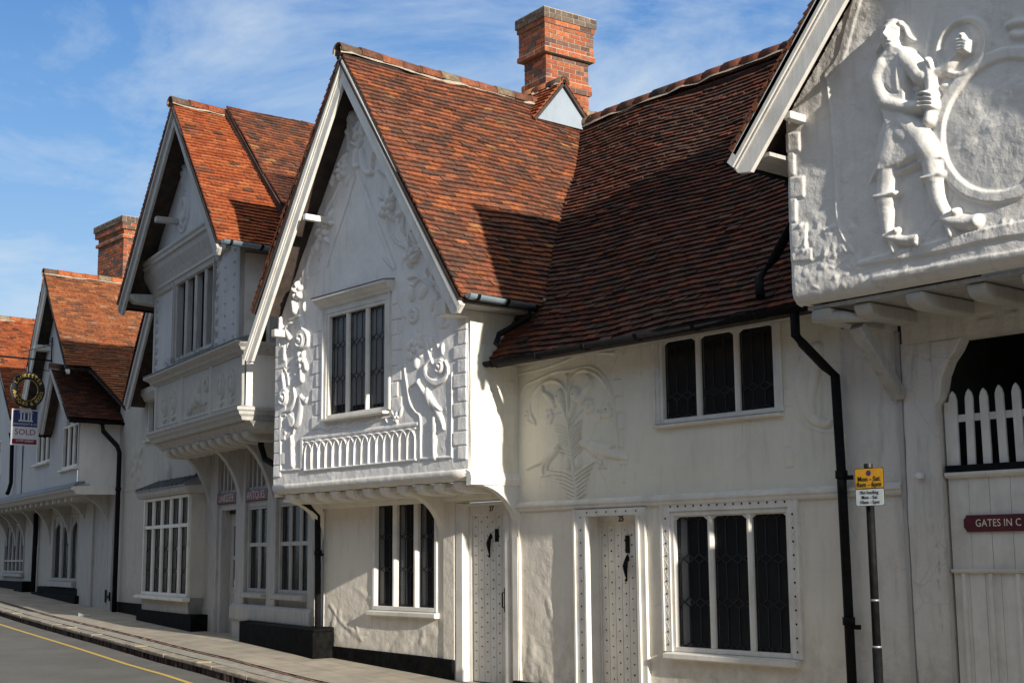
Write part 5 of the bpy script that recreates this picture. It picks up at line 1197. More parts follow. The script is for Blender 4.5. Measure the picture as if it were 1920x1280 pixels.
x = M.at(1786, 800, gv)[0]-.03; pitch = .148; k = 0
mb = MB(M); mb.box(g0+.0, g0+.075, gv-.04, gv+.0, zb+.045, ztop-.10); mb.build('stile', 'timber', GT)
while x < g1-.08:
    dz = random.uniform(-.01, .012); t = ztop+dz; lean = .0
    mb = MB(M); w2 = .074*random.uniform(.94, 1.04); lean = random.uniform(-.012, .012)
    mb.prism([(x, zb+.045), (x+w2, zb+.045), (x+w2+lean, t-.075), (x+w2*.82+lean, t-.03), (x+w2/2+lean, t), (x+w2*.18+lean, t-.03), (x+lean, t-.075)], gv-.025, gv-.003); mb.build('picket', 'timber', GT, bevel=.003); x += pitch; k += 1
mb = MB(M); mb.box(g0, g1, gv-.06, gv-.026, ztop-.27, ztop-.21); mb.build('rail', 'timber', GT)
# eaves and roof of A
La = math.hypot(AAP[0]-AFL[0], AAP[1]-AFL[1])
tile_roof('roof', (AFL[0], AV+.02, AFL[1]), (0, -1, 0), (AAP[0]-AFL[0], 0, AAP[1]-AFL[1]), [[(0, 0), (6, 0), (6, La), (0, La)]], 'mixed', A_, seed=61, sag=.015)
tile_roof('roof', (AFR[0], AV+.02, AFR[1]), (0, -1, 0), (AAP[0]-AFR[0], 0, AAP[1]-AFR[1]), [[(0, 0), (6, 0), (6, La), (0, La)]], 'mixed', A_, seed=62, sag=.015)
ridge('ridge_tiles', (AAP[0], AV+.06, AAP[1]+.05), (AAP[0], -4.8, AAP[1]+.05), A_, 'mixed', seed=63)
barge(A_, M, (AAP[0], AAP[1]-.05), (AFL[0]-.0, AFL[1]-.07), AV-.01, w=.27, mould=.085, over=.05)
barge(A_, M, (AAP[0], AAP[1]-.05), (AFR[0]+.0, AFR[1]-.07), AV-.01, w=.27, mould=.085, over=.05)
mb = MB(M); p = M.at(1479, 212, AV-.1); mb.box(p[0]-.06, p[0]+.02, JA-.02, AV-.10, p[1]-.05, p[1]+.02); mb.build('purlin_end', 'timber', A_, bevel=.01)
verge(A_, M, AFL, AAP, AV+.01, 'mixed', .06)
# rough mortared undercloak below the verge tiles
mb = MB(M); d = np.array([AAP[0]-AFL[0], AAP[1]-AFL[1]]); L = np.linalg.norm(d); d /= L; nn = np.array([-d[1], d[0]]); rr = random.Random(9); s_ = 0
while s_ < L:
    l = rr.uniform(.08, .12); a = np.array(AFL)+d*s_; b2 = np.array(AFL)+d*(s_+l-.01); h = rr.uniform(.0, .02)
    mb.prism([tuple(a-nn*.0), tuple(b2-nn*.0), tuple(b2-nn*(.04+h)), tuple(a-nn*(.04+h))], AV-.2, AV+.012-rr.uniform(0, .012)); s_ += l
mb.build('verge_mortar', 'mortar', A_)
gutter(A_, M, (AFL[0]-.06, AV-.04, AFL[1]-.06), (AFL[0]-.06, -.9, AFL[1]-.06), .06, 'black_iron', .5)
mb = MB(M); mb.box(AFL[0]+.02, AL+.02, -2, AV-.08, AFL[1]-.12, AFL[1]-.085); mb.build('eaves_soffit', 'timber_worn_shaded', A_)
pipe(A_, M, [(-7.86, .35, 4.98), (-7.80, .3, 4.85), (-7.75, .28, 4.75), (-8.10, .30, 4.30), (-8.22, .38, 4.12), (-8.14, .46, 3.93)], .045)
# ================================================================== ANTIQUES SHOP (frame C)
S_ = thing('antiques_shop', C.P(-2.8, 0, .3), 'tall jettied gable with four light oriel window and dark shop windows beneath red name boards', 'shop')
WV, WR, WL = .80, C.at(450, 609, .8)[0], C.at(291, 640, .8)[0]
gC = (C.at(333, 600, WV)[0], C.at(402, 560, WV)[0], C.at(365, 655, WV)[1]-.02, C.at(365, 512, WV)[1])
ZB = 4.62
w_ = Wall(C, WV, WL, WR, ZB-.1, 6.75, .014, rough=.8, seed=71); w_.hole(gC[0]-.05, gC[1]+.05, gC[2]-.05, gC[3]+.05); w_.poly = [(WL-.1, 4), (WR+.1, 4), (WR+.1, 6.2), (WR-.35, 6.7), (WL+.3, 6.7), (WL-.1, 6.3)]; w_.start(); w_.round_ = [('L', .02), ('R', .02)]
for k in range(8):    # studs and scalloped leaves of the panels beside the window
    z = ZB+.22+k*.185
    for x in (gC[0]-.28, gC[1]+.95, gC[1]+.55): w_.ell((x, z), .022, .022, .03)
    for x, s in ((WL+.14, 1), (gC[1]+.20, 1)): w_.ell((x, z), .035, .05, .035, .5); w_.curve([(x-.04*s, z-.08), (x-.01*s, z-.03), (x-.03*s, z+.04)], .012, .03)
w_.curve([(gC[1]+.10, ZB+.95), (gC[1]+.15, ZB+.7), (gC[1]+.12, ZB+.5), (gC[1]+.22, ZB+.38)], .016, .035); w_.curve([(gC[1]+.12, ZB+.34), (gC[1]+.13, ZB+.12), (gC[1]+.2, ZB+.04)], .016, .035)
w_.build('oriel_wall', 'plaster_shaded_grey', S_)
mb = MB(C); mb.box(WR-.05, WR+.0, -1.0, WV-.02, 3.6, 6.28); mb.build('side_wall', 'timber_worn_shaded', S_)
mb = MB(C); mb.box(WR-.02, WR+.025, .35, WV+.01, ZB-.1, 6.05); mb.build('corner_post', 'timber', S_, bevel=.006)
mb = MB(C); mb.box(WL, WL+.05, -1.5, WV-.02, 3.6, 6.2); mb.build('side_wall', 'plaster_shaded', S_)
mb = MB(C); mb.box(WL-.03, WL+.09, WV-.05, WV+.03, ZB, 6.2); mb.box(WR-.06, WR+.03, WV-.05, WV+.035, ZB, 6.15); mb.build('corner_post', 'timber_worn_shaded', S_, bevel=.01)
fC = window(S_, C, gC, WV, 4, [.36, .70], frame=.06, mull=.10, depth=.10, out=.02, label='four light leaded oriel window', casing=(.05, .05), mat='timber_worn_shaded', hh=.05, lead=.013)
# apron panel box with modelled panels, cornices above and below
PR, PL_ = C.at(459, 720, .86)[0], C.at(292, 790, .86)[0]
w_ = Wall(C, .86, PL_, PR, 3.72, 4.5, .012, rough=.8, seed=73); w_.start()
L = PR-PL_
for k in range(4):
    x = PL_+.02+(L-.16)*k/3; w_.rectf(x, x+.11, 3.72, 4.5, .03, .01)
for k in range(3):
    x0 = PL_+.13+(L-.16)*k/3; x1 = x0+(L-.16)/3-.11; m_ = (x0+x1)/2; zm = 4.08
    w_.rectf(x0+.02, x1-.02, 3.76, 3.785, .014, .006)
    if k == 1:
        w_.curve([(m_-.28, 3.86), (m_-.1, 4.0), (m_+.05, 4.1), (m_+.2, 4.0)], [.04, .1, .13, .05], .05); w_.curve([(m_+.12, 4.08), (m_+.2, 4.25), (m_+.12, 4.36)], [.05, .035, .03], .045); w_.ell((m_-.05, 4.0), .12, .10, .06)
        for q in range(6): w_.curve([(m_-.4+q*.16, 3.84), (m_-.36+q*.16, 3.92), (m_-.28+q*.16, 3.95)], .02, .03)
        w_.ring((m_+.52, 4.22), .06, .11, .035)
    else:
        for c in (m_-.24, m_+.24):
            w_.ring((c, zm+.02), .15, .21, .03, sx=.7); w_.ell((c, zm+.02), .07, .12, .045, .2); w_.ell((c, zm-.22), .07, .05, .04); w_.ell((c+.1, zm-.2), .05, .04, .03); w_.ell((c, zm+.13), .04, .05, .045)
w_.build('apron_panel', 'plaster_shaded', S_)
mb = MB(C); mb.box(PR-.05, PR, -.8, .84, 3.6, 4.6); mb.build('side_wall', 'plaster_white', S_)
mb = MB(C); mb.box(PL_, PL_+.05, -.8, .84, 3.6, 4.6); mb.build('side_wall', 'plaster_shaded', S_)
def cornice(parent, fr, prof, u0, u1, ret, name='cornice', mat='timber_worn_shaded', vb=-.2):
    """moulding along the front with a return down the right-hand side"""
    v0 = prof[0][0]; n = len(prof); mb = MB(fr); vs = []
    for (du, k) in ((0, 0), (1, 0), (1, 1)):
        for (v, z) in prof:
            p = v-v0
            if k == 0 and du == 0: vs.append((u0-p*.6, v, z))
            elif k == 0: vs.append((u1+p*.8, v, z))
            else: vs.append((u1+p*.8, vb, z))
    fs = []
    for s in range(2): fs += [(s*n+i, s*n+(i+1) % n, (s+1)*n+(i+1) % n, (s+1)*n+i) for i in range(n)]
    fs += [tuple(range(n))[::-1], tuple(range(2*n, 3*n))]
    mb.add(vs, fs); return mb.build(name, mat, parent)
cornice(S_, C, [(.80, 4.46), (.88, 4.47), (.90, 4.50), (.95, 4.52), (.97, 4.56), (1.03, 4.59), (1.06, 4.61), (1.06, 4.64), (.80, 4.66)], PL_, PR-.05, 1)
mb = MB(C); mb.prof([(.76, 4.66), (1.07, 4.645), (1.075, 4.66), (.82, 4.74), (.76, 4.74)], PL_-.12, PR+.12); mb.build('lead_flashing', 'lead', S_)
cornice(S_, C, [(.80, 3.50), (.90, 3.52), (.92, 3.57), (.96, 3.60), (.97, 3.64), (1.0, 3.66), (1.0, 3.70), (.93, 3.72), (.80, 3.74)], PL_, PR-.05, 1)
cornice(S_, C, [(.56, 3.34), (.66, 3.35), (.74, 3.40), (.78, 3.46), (.84, 3.50), (.56, 3.52)], PL_+.05, PR-.05, 1)
mb = MB(C); mb.box(PL_+.1, PR-.05, .0, .62, 3.36, 3.42); mb.build('soffit', 'plaster_shaded', S_)
for k in range(11):
    x = PL_+.18+k*(L-.4)/10.5; mb = MB(C); mb.prof([(.3, 3.24), (.62, 3.25), (.72, 3.29), (.76, 3.34), (.76, 3.40), (.3, 3.40)], x, x+.19); mb.build('joist_end', 'plaster_shaded', S_, bevel=.03)
# gable above: cove, upper cornice and tympanum
APc = (-3.47, 8.78); vC = 1.30; apx = C.at(325, 193, vC); FR = C.at(410, 447, vC); FLc = C.at(222, 568, vC)
APc = apx
cornice(S_, C, [(.80, 6.10), (.84, 6.12), (.86, 6.20), (.92, 6.34), (1.00, 6.48), (1.02, 6.56), (1.06, 6.58), (1.06, 6.63), (1.09, 6.66), (1.09, 6.70), (.80, 6.74)], WL-.1, gC[1]+.25, 1, vb=.8)
w_ = Wall(C, .92, FLc[0]+.1, FR[0]-.05, 6.66, apx[1]-.1, .014, rough=.6, seed=75)
w_.poly = [(FLc[0], 6.5), (FR[0]-.75, 6.5), (apx[0], apx[1]-.35), (FLc[0]+.5, 6.4)]; w_.start()
c = C.at(345, 395, .92); w_.ring(c, .34, .375, .022, sx=.95); w_.ring(c, .27, .29, .016, sx=.95)
w_.curve([(c[0]-.12, c[1]-.15), (c[0]-.15, c[1]+.05), (c[0], c[1]+.2), (c[0]+.13, c[1]+.05), (c[0]+.08, c[1]-.12)], .045, .04); w_.ell((c[0], c[1]-.1), .1, .09, .045); w_.ell((c[0]-.1, c[1]-.22), .06, .05, .04)
c2 = C.at(345, 312, .92); w_.curve([(c2[0]-.05, c2[1]-.25), (c2[0]+.08, c2[1]-.1), (c2[0]-.06, c2[1]+.05), (c2[0]+.05, c2[1]+.2)], .04, .035); w_.ell((c2[0]+.1, c2[1]+.1), .06, .08, .03); w_.ell((c2[0]-.1, c2[1]-.1), .06, .06, .03)
w_.build('tympanum', 'plaster_shaded_grey', S_)
mb = MB(C); z_ = FR[1]-.1; mb.box(WL+.3, WR-.5, .2, .88, 6.2, 6.6); mb.build('gable_backing', 'plaster_shaded', S_)
for (u, sg_) in ((WL-.42, 1), (WR+.05, -1)):
    pass
mb = MB(C); mb.prof([(.55, 5.98), (1.15, 6.02), (1.24, 6.10), (1.24, 6.16), (.55, 6.20)], WL-.30, WL-.06); mb.build('plate_end', 'timber_worn_shaded', S_, bevel=.015)
mb = MB(C); p = C.at(292, 409, vC); mb.box(p[0]-.08, p[0]+.05, .9, vC-.0, p[1]-.06, p[1]+.03); mb.build('purlin_end', 'timber_worn_shaded', S_, bevel=.01)
Wy = (-.167, -.986, -.004)
def along(p, d): return tuple(p[i]+Wy[i]*d for i in range(3))
a3 = (apx[0], vC+.02, apx[1]); r3 = (FR[0]+.02, vC+.02, FR[1]); l3 = (FLc[0]-.02, vC+.02, FLc[1])
def onR(z, d): f = (z-r3[1+1])/(a3[2]-r3[2]); return along((r3[0]+(a3[0]-r3[0])*f, r3[1], z), d)
roof3('roof', C, Wy, [[r3, onR(r3[2], 3.2), onR(a3[2], 6.5), a3]], 'bright', S_, seed=81, patch=lambda s, t: .02+.5*(math.sin(s*3+t*2.2)*math.sin(t*2.9-s) > .82), sag=.012)
off = .14
def up_(p): return (p[0]+.12, p[1], p[2]+.10)
tt = 7.42
roof3('roof', C, Wy, [[up_(onR(tt, 1.12)), up_(onR(tt, 6.0)), up_(onR(a3[2]-.02, 6.0)), up_(onR(a3[2]-.02, .92))]], 'mixed', S_, seed=82, patch=lambda s, t: .1+.6*(math.sin(s*2.2-t*2.0)*math.sin(t*2.1+s*.7) > .45), sag=.02)
q0, q1, q2, q3 = onR(tt, 1.12), onR(6.72, 1.26), onR(6.72, 1.9), onR(tt, 3.4)
roof3('roof', C, Wy, [[up_(q1), up_(q2), up_(onR(tt-.03, 3.4)), up_(onR(tt-.03, 1.14))]], 'dark', S_, seed=83)  # shade of this turned-away slope put into its tile colour
mb = MB(C); e = [onR(a3[2]-.05, .93), onR(tt, 1.12), onR(6.6, 1.28)]
for p, q in zip(e[:-1], e[1:]):
    P_ = [(p[0]-.0, p[1], p[2]-.03), (q[0]-.0, q[1], q[2]-.03), (q[0]+.115, q[1]+.01, q[2]+.095), (p[0]+.115, p[1]+.01, p[2]+.095)]
    mb.add(P_+[(a, b_-.03, c_) for a, b_, c_ in P_], [(0, 1, 2, 3), (7, 6, 5, 4), (0, 4, 5, 1), (1, 5, 6, 2), (2, 6, 7, 3), (3, 7, 4, 0)])
mb.build('verge_mortar', 'roof_deck', S_)
q = onR(6.75, 1.35); mb = MB(C); 0 and mb.add([(q[0]+.2, q[1]-.1, q[2]+.25), (q[0]-.1, q[1]-.4, q[2]+.5), (q[0]+.1, q[1]-.8, q[2]+.3), (q[0]+.35, q[1]-.2, q[2]-.05)], [(0, 1, 2, 3)])
roof3('roof', C, Wy, [[l3, along(l3, 6.5), along(a3, 6.5), a3]], 'mixed', S_, seed=84)
ridge('ridge_tiles', (a3[0], a3[1]+.04, a3[2]+.05), along((a3[0], a3[1], a3[2]+.05), 6.5), S_, 'bright', fr=C, seed=85)
verge(S_, C, l3[::2], a3[::2], vC+.025, 'mixed', .06)
barge(S_, C, (apx[0], apx[1]-.05), (FR[0]+.0, FR[1]-.14), vC-.01, w=.20, mat='timber_worn_shaded')
barge(S_, C, (apx[0], apx[1]-.09), (FLc[0]+.02, FLc[1]-.12), vC-.01, w=.24, mat='timber_worn_shaded')
ge = along((r3[0]+.06, vC-.02, r3[2]-.03), 2.9); gutter(S_, C, (r3[0]+.06, vC-.03, r3[2]-.03), ge, .058, 'grey_gutter', .5)
ge = along((l3[0]-.04, vC-.02, l3[2]-.05), 2.5); gutter(S_, C, (l3[0]-.04, vC-.03, l3[2]-.05), ge, .058, 'black_iron', .6)
# corner board lit beside house 27 and its downpipe
up = C.at(493, 640, .45)
pipe(S_, C, [(up[0], .45, 5.2), (up[0], .45, 3.2), (up[0]+.05, .40, 3.0), (-.25, .12, 2.6), (.0, .1, 2.4)], .045, collars=[(up[0], .45, 3.3)])
mb = MB(C); mb.box(PR+.02, PR+.22, .1, .80, 3.2, 4.95); mb.build('side_wall', 'timber_worn_shaded', S_) if False else None
# bird spikes on the window cornice
sb = MB(C); rr = random.Random(2)
for k in range(70):
    x = gC[0]-.05+(gC[1]-gC[0]+.1)*k/70.; a = rr.uniform(-.05, .05); sb.bar((x, .92+rr.uniform(-.03, .05), 4.68), (x+a, .98+rr.uniform(-.05, .1), 4.68+rr.uniform(.08, .15)), .004, .004)
sb.box(gC[0]-.06, gC[1]+.06, .90, .96, 4.665, 4.685)
sb.build('bird_spikes', 'galvanised', S_)
# --- shop front
GZs = lambda u: G(C.P(u, 0, 0)[0])
pA, pB, pC_, pD = [C.at(x, 1050, .05)[0] for x in (391, 449, 507, 581)]
rl = C.at(404, 1050, .05)[0], C.at(440, 1050, .05)[0], C.at(457, 1050, .05)[0], C.at(499, 1050, .05)[0], C.at(515, 1050, .05)[0], C.at(576, 1050, .05)[0], C.at(586, 1050, .05)[0]
posts = [(C.at(378, 1050, .05)[0], rl[0]), (rl[1], rl[2]), (rl[3], rl[4]), (rl[5], rl[6]+.06)]
for a, b_ in posts:
    mb = MB(C); mb.box(a, b_, -.15, .05, .2, 3.4); mb.box(a-.015, b_+.015, -.1, .075, .2, .78); mb.build('post', 'timber_worn_shaded', S_, bevel=.012)
# frieze boards with the shop name, upper lights
names = [('LANKESTER', rl[0], rl[1]), ('ANTIQUES', rl[2], rl[3]), ('& BOOKS', rl[4], rl[5])]
def uplight(a, b_):
    mb = MB(C); n = 5
    for k in range(n+1): x = a+(b_-a)*k/n; mb.box(x-.03, x+.03, -.12, -.0, 2.66, 3.35)
    mb.box(a, b_, -.13, -.01, 2.62, 2.68); o = mb.build('upper_light', 'timber_worn_shaded', S_)
    m2 = MB(C); m2.box(a, b_, -.10, -.09, 2.66, 3.35); m2.build('pane', 'glass', o); m3 = MB(C); m3.box(a, b_, -.6, -.5, 2.4, 3.4); m3.build('dark_interior', 'interior', o)
NP = []
for nm, a, b_ in names:
    uplight(a, b_)
    m2 = MB(C); m2.box(a, b_, -.08, .0, 2.36, 2.46); m2.build('head_board', 'timber_worn_shaded', S_)
# door with glazed top
da, db = rl[0]+.14, rl[1]-.02; mb = MB(C)
mb.box(rl[0], da, -.22, .01, .3, 2.40); mb.box(da, da+.16, -.2, -.15, .35, 2.3); mb.box(db-.14, db, -.2, -.15, .35, 2.3); mb.box(da+.16, db-.14, -.2, -.15, 2.1, 2.3); mb.box(da+.16, db-.14, -.2, -.15, 1.55, 1.62); mb.box(da+.16, db-.14, -.2, -.15, .35, 1.12); mb.box((da+db)/2-.03, (da+db)/2+.03, -.2, -.14, .35, .98); mb.box(da+.1, db-.1, -.2, -.145, .98, 1.04)
mb.box(rl[0], rl[1], -.25, -.16, 2.3, 2.4)
do = mb.build('door', 'timber_worn_shaded', S_, bevel=.004); do['label'] = 'half glazed panelled shop door under the first name board'
m2 = MB(C); m2.box(da+.16, db-.14, -.18, -.17, 1.12, 2.1); m2.build('pane', 'glass', do); m3 = MB(C); m3.box(da, db, -.7, -.6, .4, 2.3); m3.build('dark_interior', 'interior', do)
m4_ = MB(C); m4_.box(da+.2, da+.34, -.168, -.16, 1.13, 1.22); m4_.build('notice', 'paper', do)
for (a, b_, lab) in ((rl[2], rl[3], 'narrow shop window in the middle bay'), (rl[4], rl[5], 'wider shop window beside the downpipe')):
    zb_, zt = 1.12, 2.33; fr_n = 3 if a == rl[4] else 2
    o = window(S_, C, (a+.07, b_-.05, zb_, zt), .0, fr_n, [], frame=.05, mull=.07, depth=.05, out=.0, mat='timber_worn_shaded', transom=.55, label=lab, cols=0, sill=(.13, .09, .0), hh=.01)
    m2 = MB(C); m2.box(a, b_, -.10, -.02, .6, zb_-.13); m2.build('stall_riser', 'timber_worn_shaded', S_)
m2 = MB(C); m2.prof([(-.1, .62), (.10, .62), (.12, .66), (.12, .84), (.07, .88), (-.1, .88)], rl[1]-.02, rl[6]+.06) ; m2.build('sill_beam', 'timber_worn_shaded', S_, bevel=.01)
b0, b1 = C.at(444, 1180, .28)[0], C.at(584, 1180, .28)[0]
m2 = MB(C); m2.plan([(b0, -.05), (b1, -.05), (b1, .26), (b0+.04, .26)], .0, .60); m2.prof([(-.05, .60), (.26, .60), (.24, .635), (-.05, .66)], b0, b1); m2.build('plinth', 'plinth', S_, bevel=.015)
m2 = MB(C); m2.box(rl[0], rl[1], -.4, -.12, .0, .36); m2.build('threshold', 'threshold', S_)
# braces under the jetty
for u in (pA-.05, pB, pC_):
    bo = arc_bracket(C, u, .02, 2.05, .78, 3.36, w=.14, web=True); bo.build('bracket', 'timber_worn_shaded', S_, bevel=.012)
bo = arc_bracket(C, pA-.02, .0, 2.3, .62, 3.30, w=.05, web=True); bo.build('bracket', 'plaster_shaded', S_)
m2 = MB(C); m2.box(pA-.2, rl[6]+.1, -.2, -.13, 2.3, 3.4); m2.build('shop_back', 'interior', S_)
m2 = MB(C); m2.box(rl[6]+.05, .12, -.2, .02, 2.2, 3.4); m2.box(rl[6]+.04, .1, -.2, .0, .2, 2.3); m2.build('side_wall', 'timber_worn_shaded', S_)
# --- left wing with the mullioned bay window
wr = C.at(376, 1050, 0)[0]; wl = -11.2
w_ = Wall(C, 0, wl, wr, .1, 6.3, .03, rough=1., seed=91)
w_.poly = [(wl, 0), (wr, 0), (wr, 6.3), (-7.9, 6.2), (-9.35, 4.75), (wl, 4.75)]
sw = (-9.02, -8.2, 3.93, 4.68); w_.hole(sw[0]-.05, sw[1]+.05, sw[2]-.05, sw[3]+.05); w_.start()
c = C.at(256, 872, 0); c_ = c
for k in range(7):
    a = k*.9; w_.ell((c[0]+.32*math.cos(a), c[1]+.28*math.sin(a)), .13, .09, .03, a); 
w_.curve([(c[0]-.3, c[1]+.3), (c[0], c[1]-.1), (c[0]+.1, c[1]-.5)], .05, .04); w_.curve([(c[0]+.4, c[1]+.3), (c[0]+.1, c[1]), (c[0]-.1, c[1]-.4)], .05, .035)
c = C.at(318, 880, 0); w_.curve([(c[0]-.1, c[1]+.3), (c[0]+.1, c[1]), (c[0], c[1]-.3)], .04, .03); w_.ell(c, .15, .12, .03)
w_.rectf(wl, wr, 2.93, 2.97, .016, .01)
w_.build('left_wing_wall', 'plaster_shaded', S_)
window(S_, C, sw, 0, 2, [.5], frame=.05, mull=.08, depth=.1, sill=(.08, .05, .05), label='small leaded window beside the oriel')
gB = C.rect(272, 353, 935, 1108, .3); gB = (gB[0], gB[1], .99, 2.62)
window(S_, C, gB, .32, 5, [.33, .66], frame=.055, mull=.075, depth=.06, transom=.71, out=.01, sill=(.12, .07, .12), label='five light leaded bay window with a stone sill', cols=1, hh=.05, lead=.014)
m2 = MB(C); m2.box(gB[1]+.055, gB[1]+.12, -.0, .30, .3, 2.70); m2.box(gB[0]-.12, gB[0]-.055, 0, .30, .3, 2.70); m2.box(gB[0]-.12, gB[1]+.12, 0, .30, .3, .94); m2.build('bay_cheek', 'plaster_shaded', S_, bevel=.01)
m2 = MB(C); m2.prof([(.0, 2.68), (.38, 2.68), (.42, 2.73), (.44, 2.80), (.0, 2.83)], gB[0]-.25, gB[1]+.22); m2.build('bay_cornice', 'timber_worn_shaded', S_)
m2 = MB(C)
m2.prof([(.0, 2.83), (.46, 2.802), (.46, 2.82), (.0, 3.02)], gB[0]-.27, gB[1]+.23)
k = gB[0]-.2
while k < gB[1]+.2: m2.bar((k, .46, 2.84), (k, .0, 3.03), .035, .03); k += .28
m2.build('bay_roof', 'lead', S_)
m2 = MB(C); m2.box(gB[0]-.25, gB[1]+.45, -.02, .36, .0, .66); m2.box(wl, gB[0]-.25, -.02, .04, .1, .72); m2.build('plinth', 'plinth', S_, bevel=.01)
x = C.at(368, 1050, .12)[0]; pipe(S_, C, [(x, .12, 3.4), (x, .12, .3)], .05, collars=[(x, .12, 1.9)], clips=[(x, .12, 1.86)])
# gable verge of the left wing behind the oriel
b0 = C.at(284, 585, .35); b1 = C.at(249, 752, .35)
barge(S_, C, (-7.3, 6.75), (-9.22, 4.60), .42, w=.26, mat='timber_worn_shaded')
v0 = (-9.32, .46, 4.62); v1 = (-7.2, .46, 6.98)
roof3('roof', C, Wy, [[v0, along(v0, 5), along(v1, 5), v1]], 'mixed', S_, seed=94)
m2 = MB(C); m2.prof([(0, 4.60), (.12, 4.62), (.2, 4.75), (.2, 4.85), (0, 4.9)], -8.9, -5.5); m2.build('cornice', 'timber_worn_shaded', S_)
# shop name boards and the hanging sign
for nm, a, b_ in names:
    t = thing('name_board', C.P((a+b_)/2, .02, 2.46), {'LANKESTER': 'maroon board lettered LANKESTER over the shop door', 'ANTIQUES': 'maroon board lettered ANTIQUES over the middle shop window', '& BOOKS': 'maroon board half hidden behind the white curved bracket'}[nm], 'sign', 'maroon name boards over the shop front')
    m2 = MB(C); m2.box(a+.01, b_-.01, .0, .05, 2.465, 2.625); bo = m2.build('board', 'red_board', t, bevel=.006)
    text(t, 'lettering', nm, C, (a+b_)/2, 2.545, .052, .17, 'sign_pale', squash=min(1.3, (b_-a)*.92/(.118*len(nm)) if len(nm) else 1))
# ================================================================== HOUSE D with the small tiled gable (frame C)
D_ = thing('jettied_cottage', C.P(-14, 0, .5), 'white jettied cottage with tall orange tiled gable and small dark tiled gable on its right', 'house')
DV = .78; dr = -11.17; dl = -18.6
JP = [C.at(153, 908, .86), C.at(100, 922, .86), C.at(50, 935, .86), C.at(0, 946, .86)]
zj = lambda u: 3.02
gL = C.rect(70, 94, 800, 861, .72); gR = C.rect(118, 145, 800, 872, .85); gL = (gL[0], gL[1], 3.85, 4.62)
w_ = Wall(C, .72, -22.5, -13.1, 3.0, 8.2, .03, rough=.8, seed=101); dap = C.at(85, 512, 1.05); dfl = C.at(31, 800, 1.05); dfr = C.at(126, 684, 1.05); eap = (-21.9, 8.0)
w_.hole(gL[0]-.05, gL[1]+.05, gL[2]-.05, gL[3]+.05)
w_.poly = [(-22.5, 2.9), (-13.0, 2.9), (-13.0, 6.3), (dap[0], dap[1]-.42), (dfl[0]+.15, dfl[1]-.1), (-17.6, 4.4), (-22.5, 4.4)]; w_.start(); w_.build('gable_wall', 'plaster_shaded_grey', D_)
w_ = Wall(C, .85, -13.95, dr, 3.0, 5.7, .03, rough=.8, seed=102); w_.hole(gR[0]-.05, gR[1]+.05, gR[2]-.05, gR[3]+.05)
sap = C.at(97, 688, 1.12); sfl = C.at(76, 800, 1.12); sfr = C.at(129, 783, 1.12)
w_.poly = [(-13.95, 2.9), (dr, 2.9), (dr, 4.5), (sap[0], sap[1]-.25), (-13.95, 4.3)]; w_.start(); w_.build('box_wall', 'plaster_shaded_grey', D_)
m2 = MB(C); m2.box(dr-.05, dr, -1, .83, 2.95, 4.6); m2.build('side_wall', 'plaster_white', D_)
m2 = MB(C); m2.box(-13.98, -13.93, .5, .84, 3.0, 4.8); m2.build('side_wall', 'plaster_shaded_grey', D_)
window(D_, C, gL, .72, 3, [], frame=.05, mull=.11, depth=.07, sill=(.10, .06, .08), cols=1, label='three light window left of the small tiled gable', hh=.01)
window(D_, C, gR, .85, 3, [], frame=.05, mull=.10, depth=.07, sill=(.08, .06, .06), cols=1, label='three light window under the small tiled gable', hh=.01)
# jetty course, curved brackets
for (a, b_) in ((-29, dr+.05),):
    m2 = MB(C); m2.prof([(.6, 2.88), (.84, 2.90), (.88, 2.96), (.94, 3.0), (.95, 3.04), (.84, 3.12), (.6, 3.12)], a, b_, seg=20); m2.build('jetty_moulding', 'timber_worn_shaded', D_)
    m2 = MB(C); m2.prof([(.7, 3.125), (.96, 3.045), (.96, 3.06), (.85, 3.16), (.7, 3.17)], a, b_+.01); m2.build('lead_flashing', 'lead', D_)
m2 = MB(C); m2.prof([(-.02, 2.90), (.86, 2.90), (.90, 2.96), (.95, 3.0), (.95, 3.06), (-.02, 3.10)], dr-.04, dr+.10); m2.build('jetty_moulding', 'timber', D_)
m2 = MB(C); m2.box(-29, dr-.05, -.02, .62, 2.92, 2.97); m2.build('soffit', 'plaster_shaded', D_)
for px in (205, 165, 128, 92, 68, 44, 28, 12): 
    u = C.at(px, 1000, .03)[0]; bo = arc_bracket(C, u, .02, 1.95, .78, 2.90, w=.15, web=True); bo.build('bracket', 'timber_worn_shaded', D_, bevel=.01)
for k in range(16):
    x = -12-k*.62; m2 = MB(C); m2.box(x, x+.14, .1, .78, 2.80, 2.92); m2.build('joist_end', 'plaster_shaded', D_)
# ground floor
gG = C.rect(101, 146, 972, 1080, 0); gG = (gG[0], gG[1], 1.14, 2.55)
gE = (-23.6, -20.9, 1.28, 2.5); gE2 = (-28.5, -25.0, 1.3, 2.5)
w_ = Wall(C, 0, -30, dr, .2, 3.0, .04, rough=1., seed=105)
for g in (gG, gE, gE2): w_.hole(g[0]-.05, g[1]+.05, g[2]-.05, g[3]+.05)
w_.start(); w_.build('ground_floor_wall', 'plaster_shaded', D_)
fG = window(D_, C, gG, 0, 3, [], frame=.06, mull=.20, depth=.05, sill=(.16, .14, .12), cols=1, mat='timber_worn_shaded', out=.03, label='gothic three light ground floor window', hh=.01)
lw = (gG[1]-gG[0]-.40)/3; m2 = MB(C)
for k in range(3):
    a = gG[0]+(lw+.20)*k; m_ = a+lw/2; h = gG[3]
    pts = [(a, h), (a, h-.34), (a+.04*1, h-.24), (m_-.06, h-.12), (m_, h-.02), (m_, h)]; m2.prism(pts, -.045, -.015); m2.prism([(2*m_-x, z) for x, z in pts], -.045, -.015)
m2.build('tracery', 'timber_worn_shaded', fG)
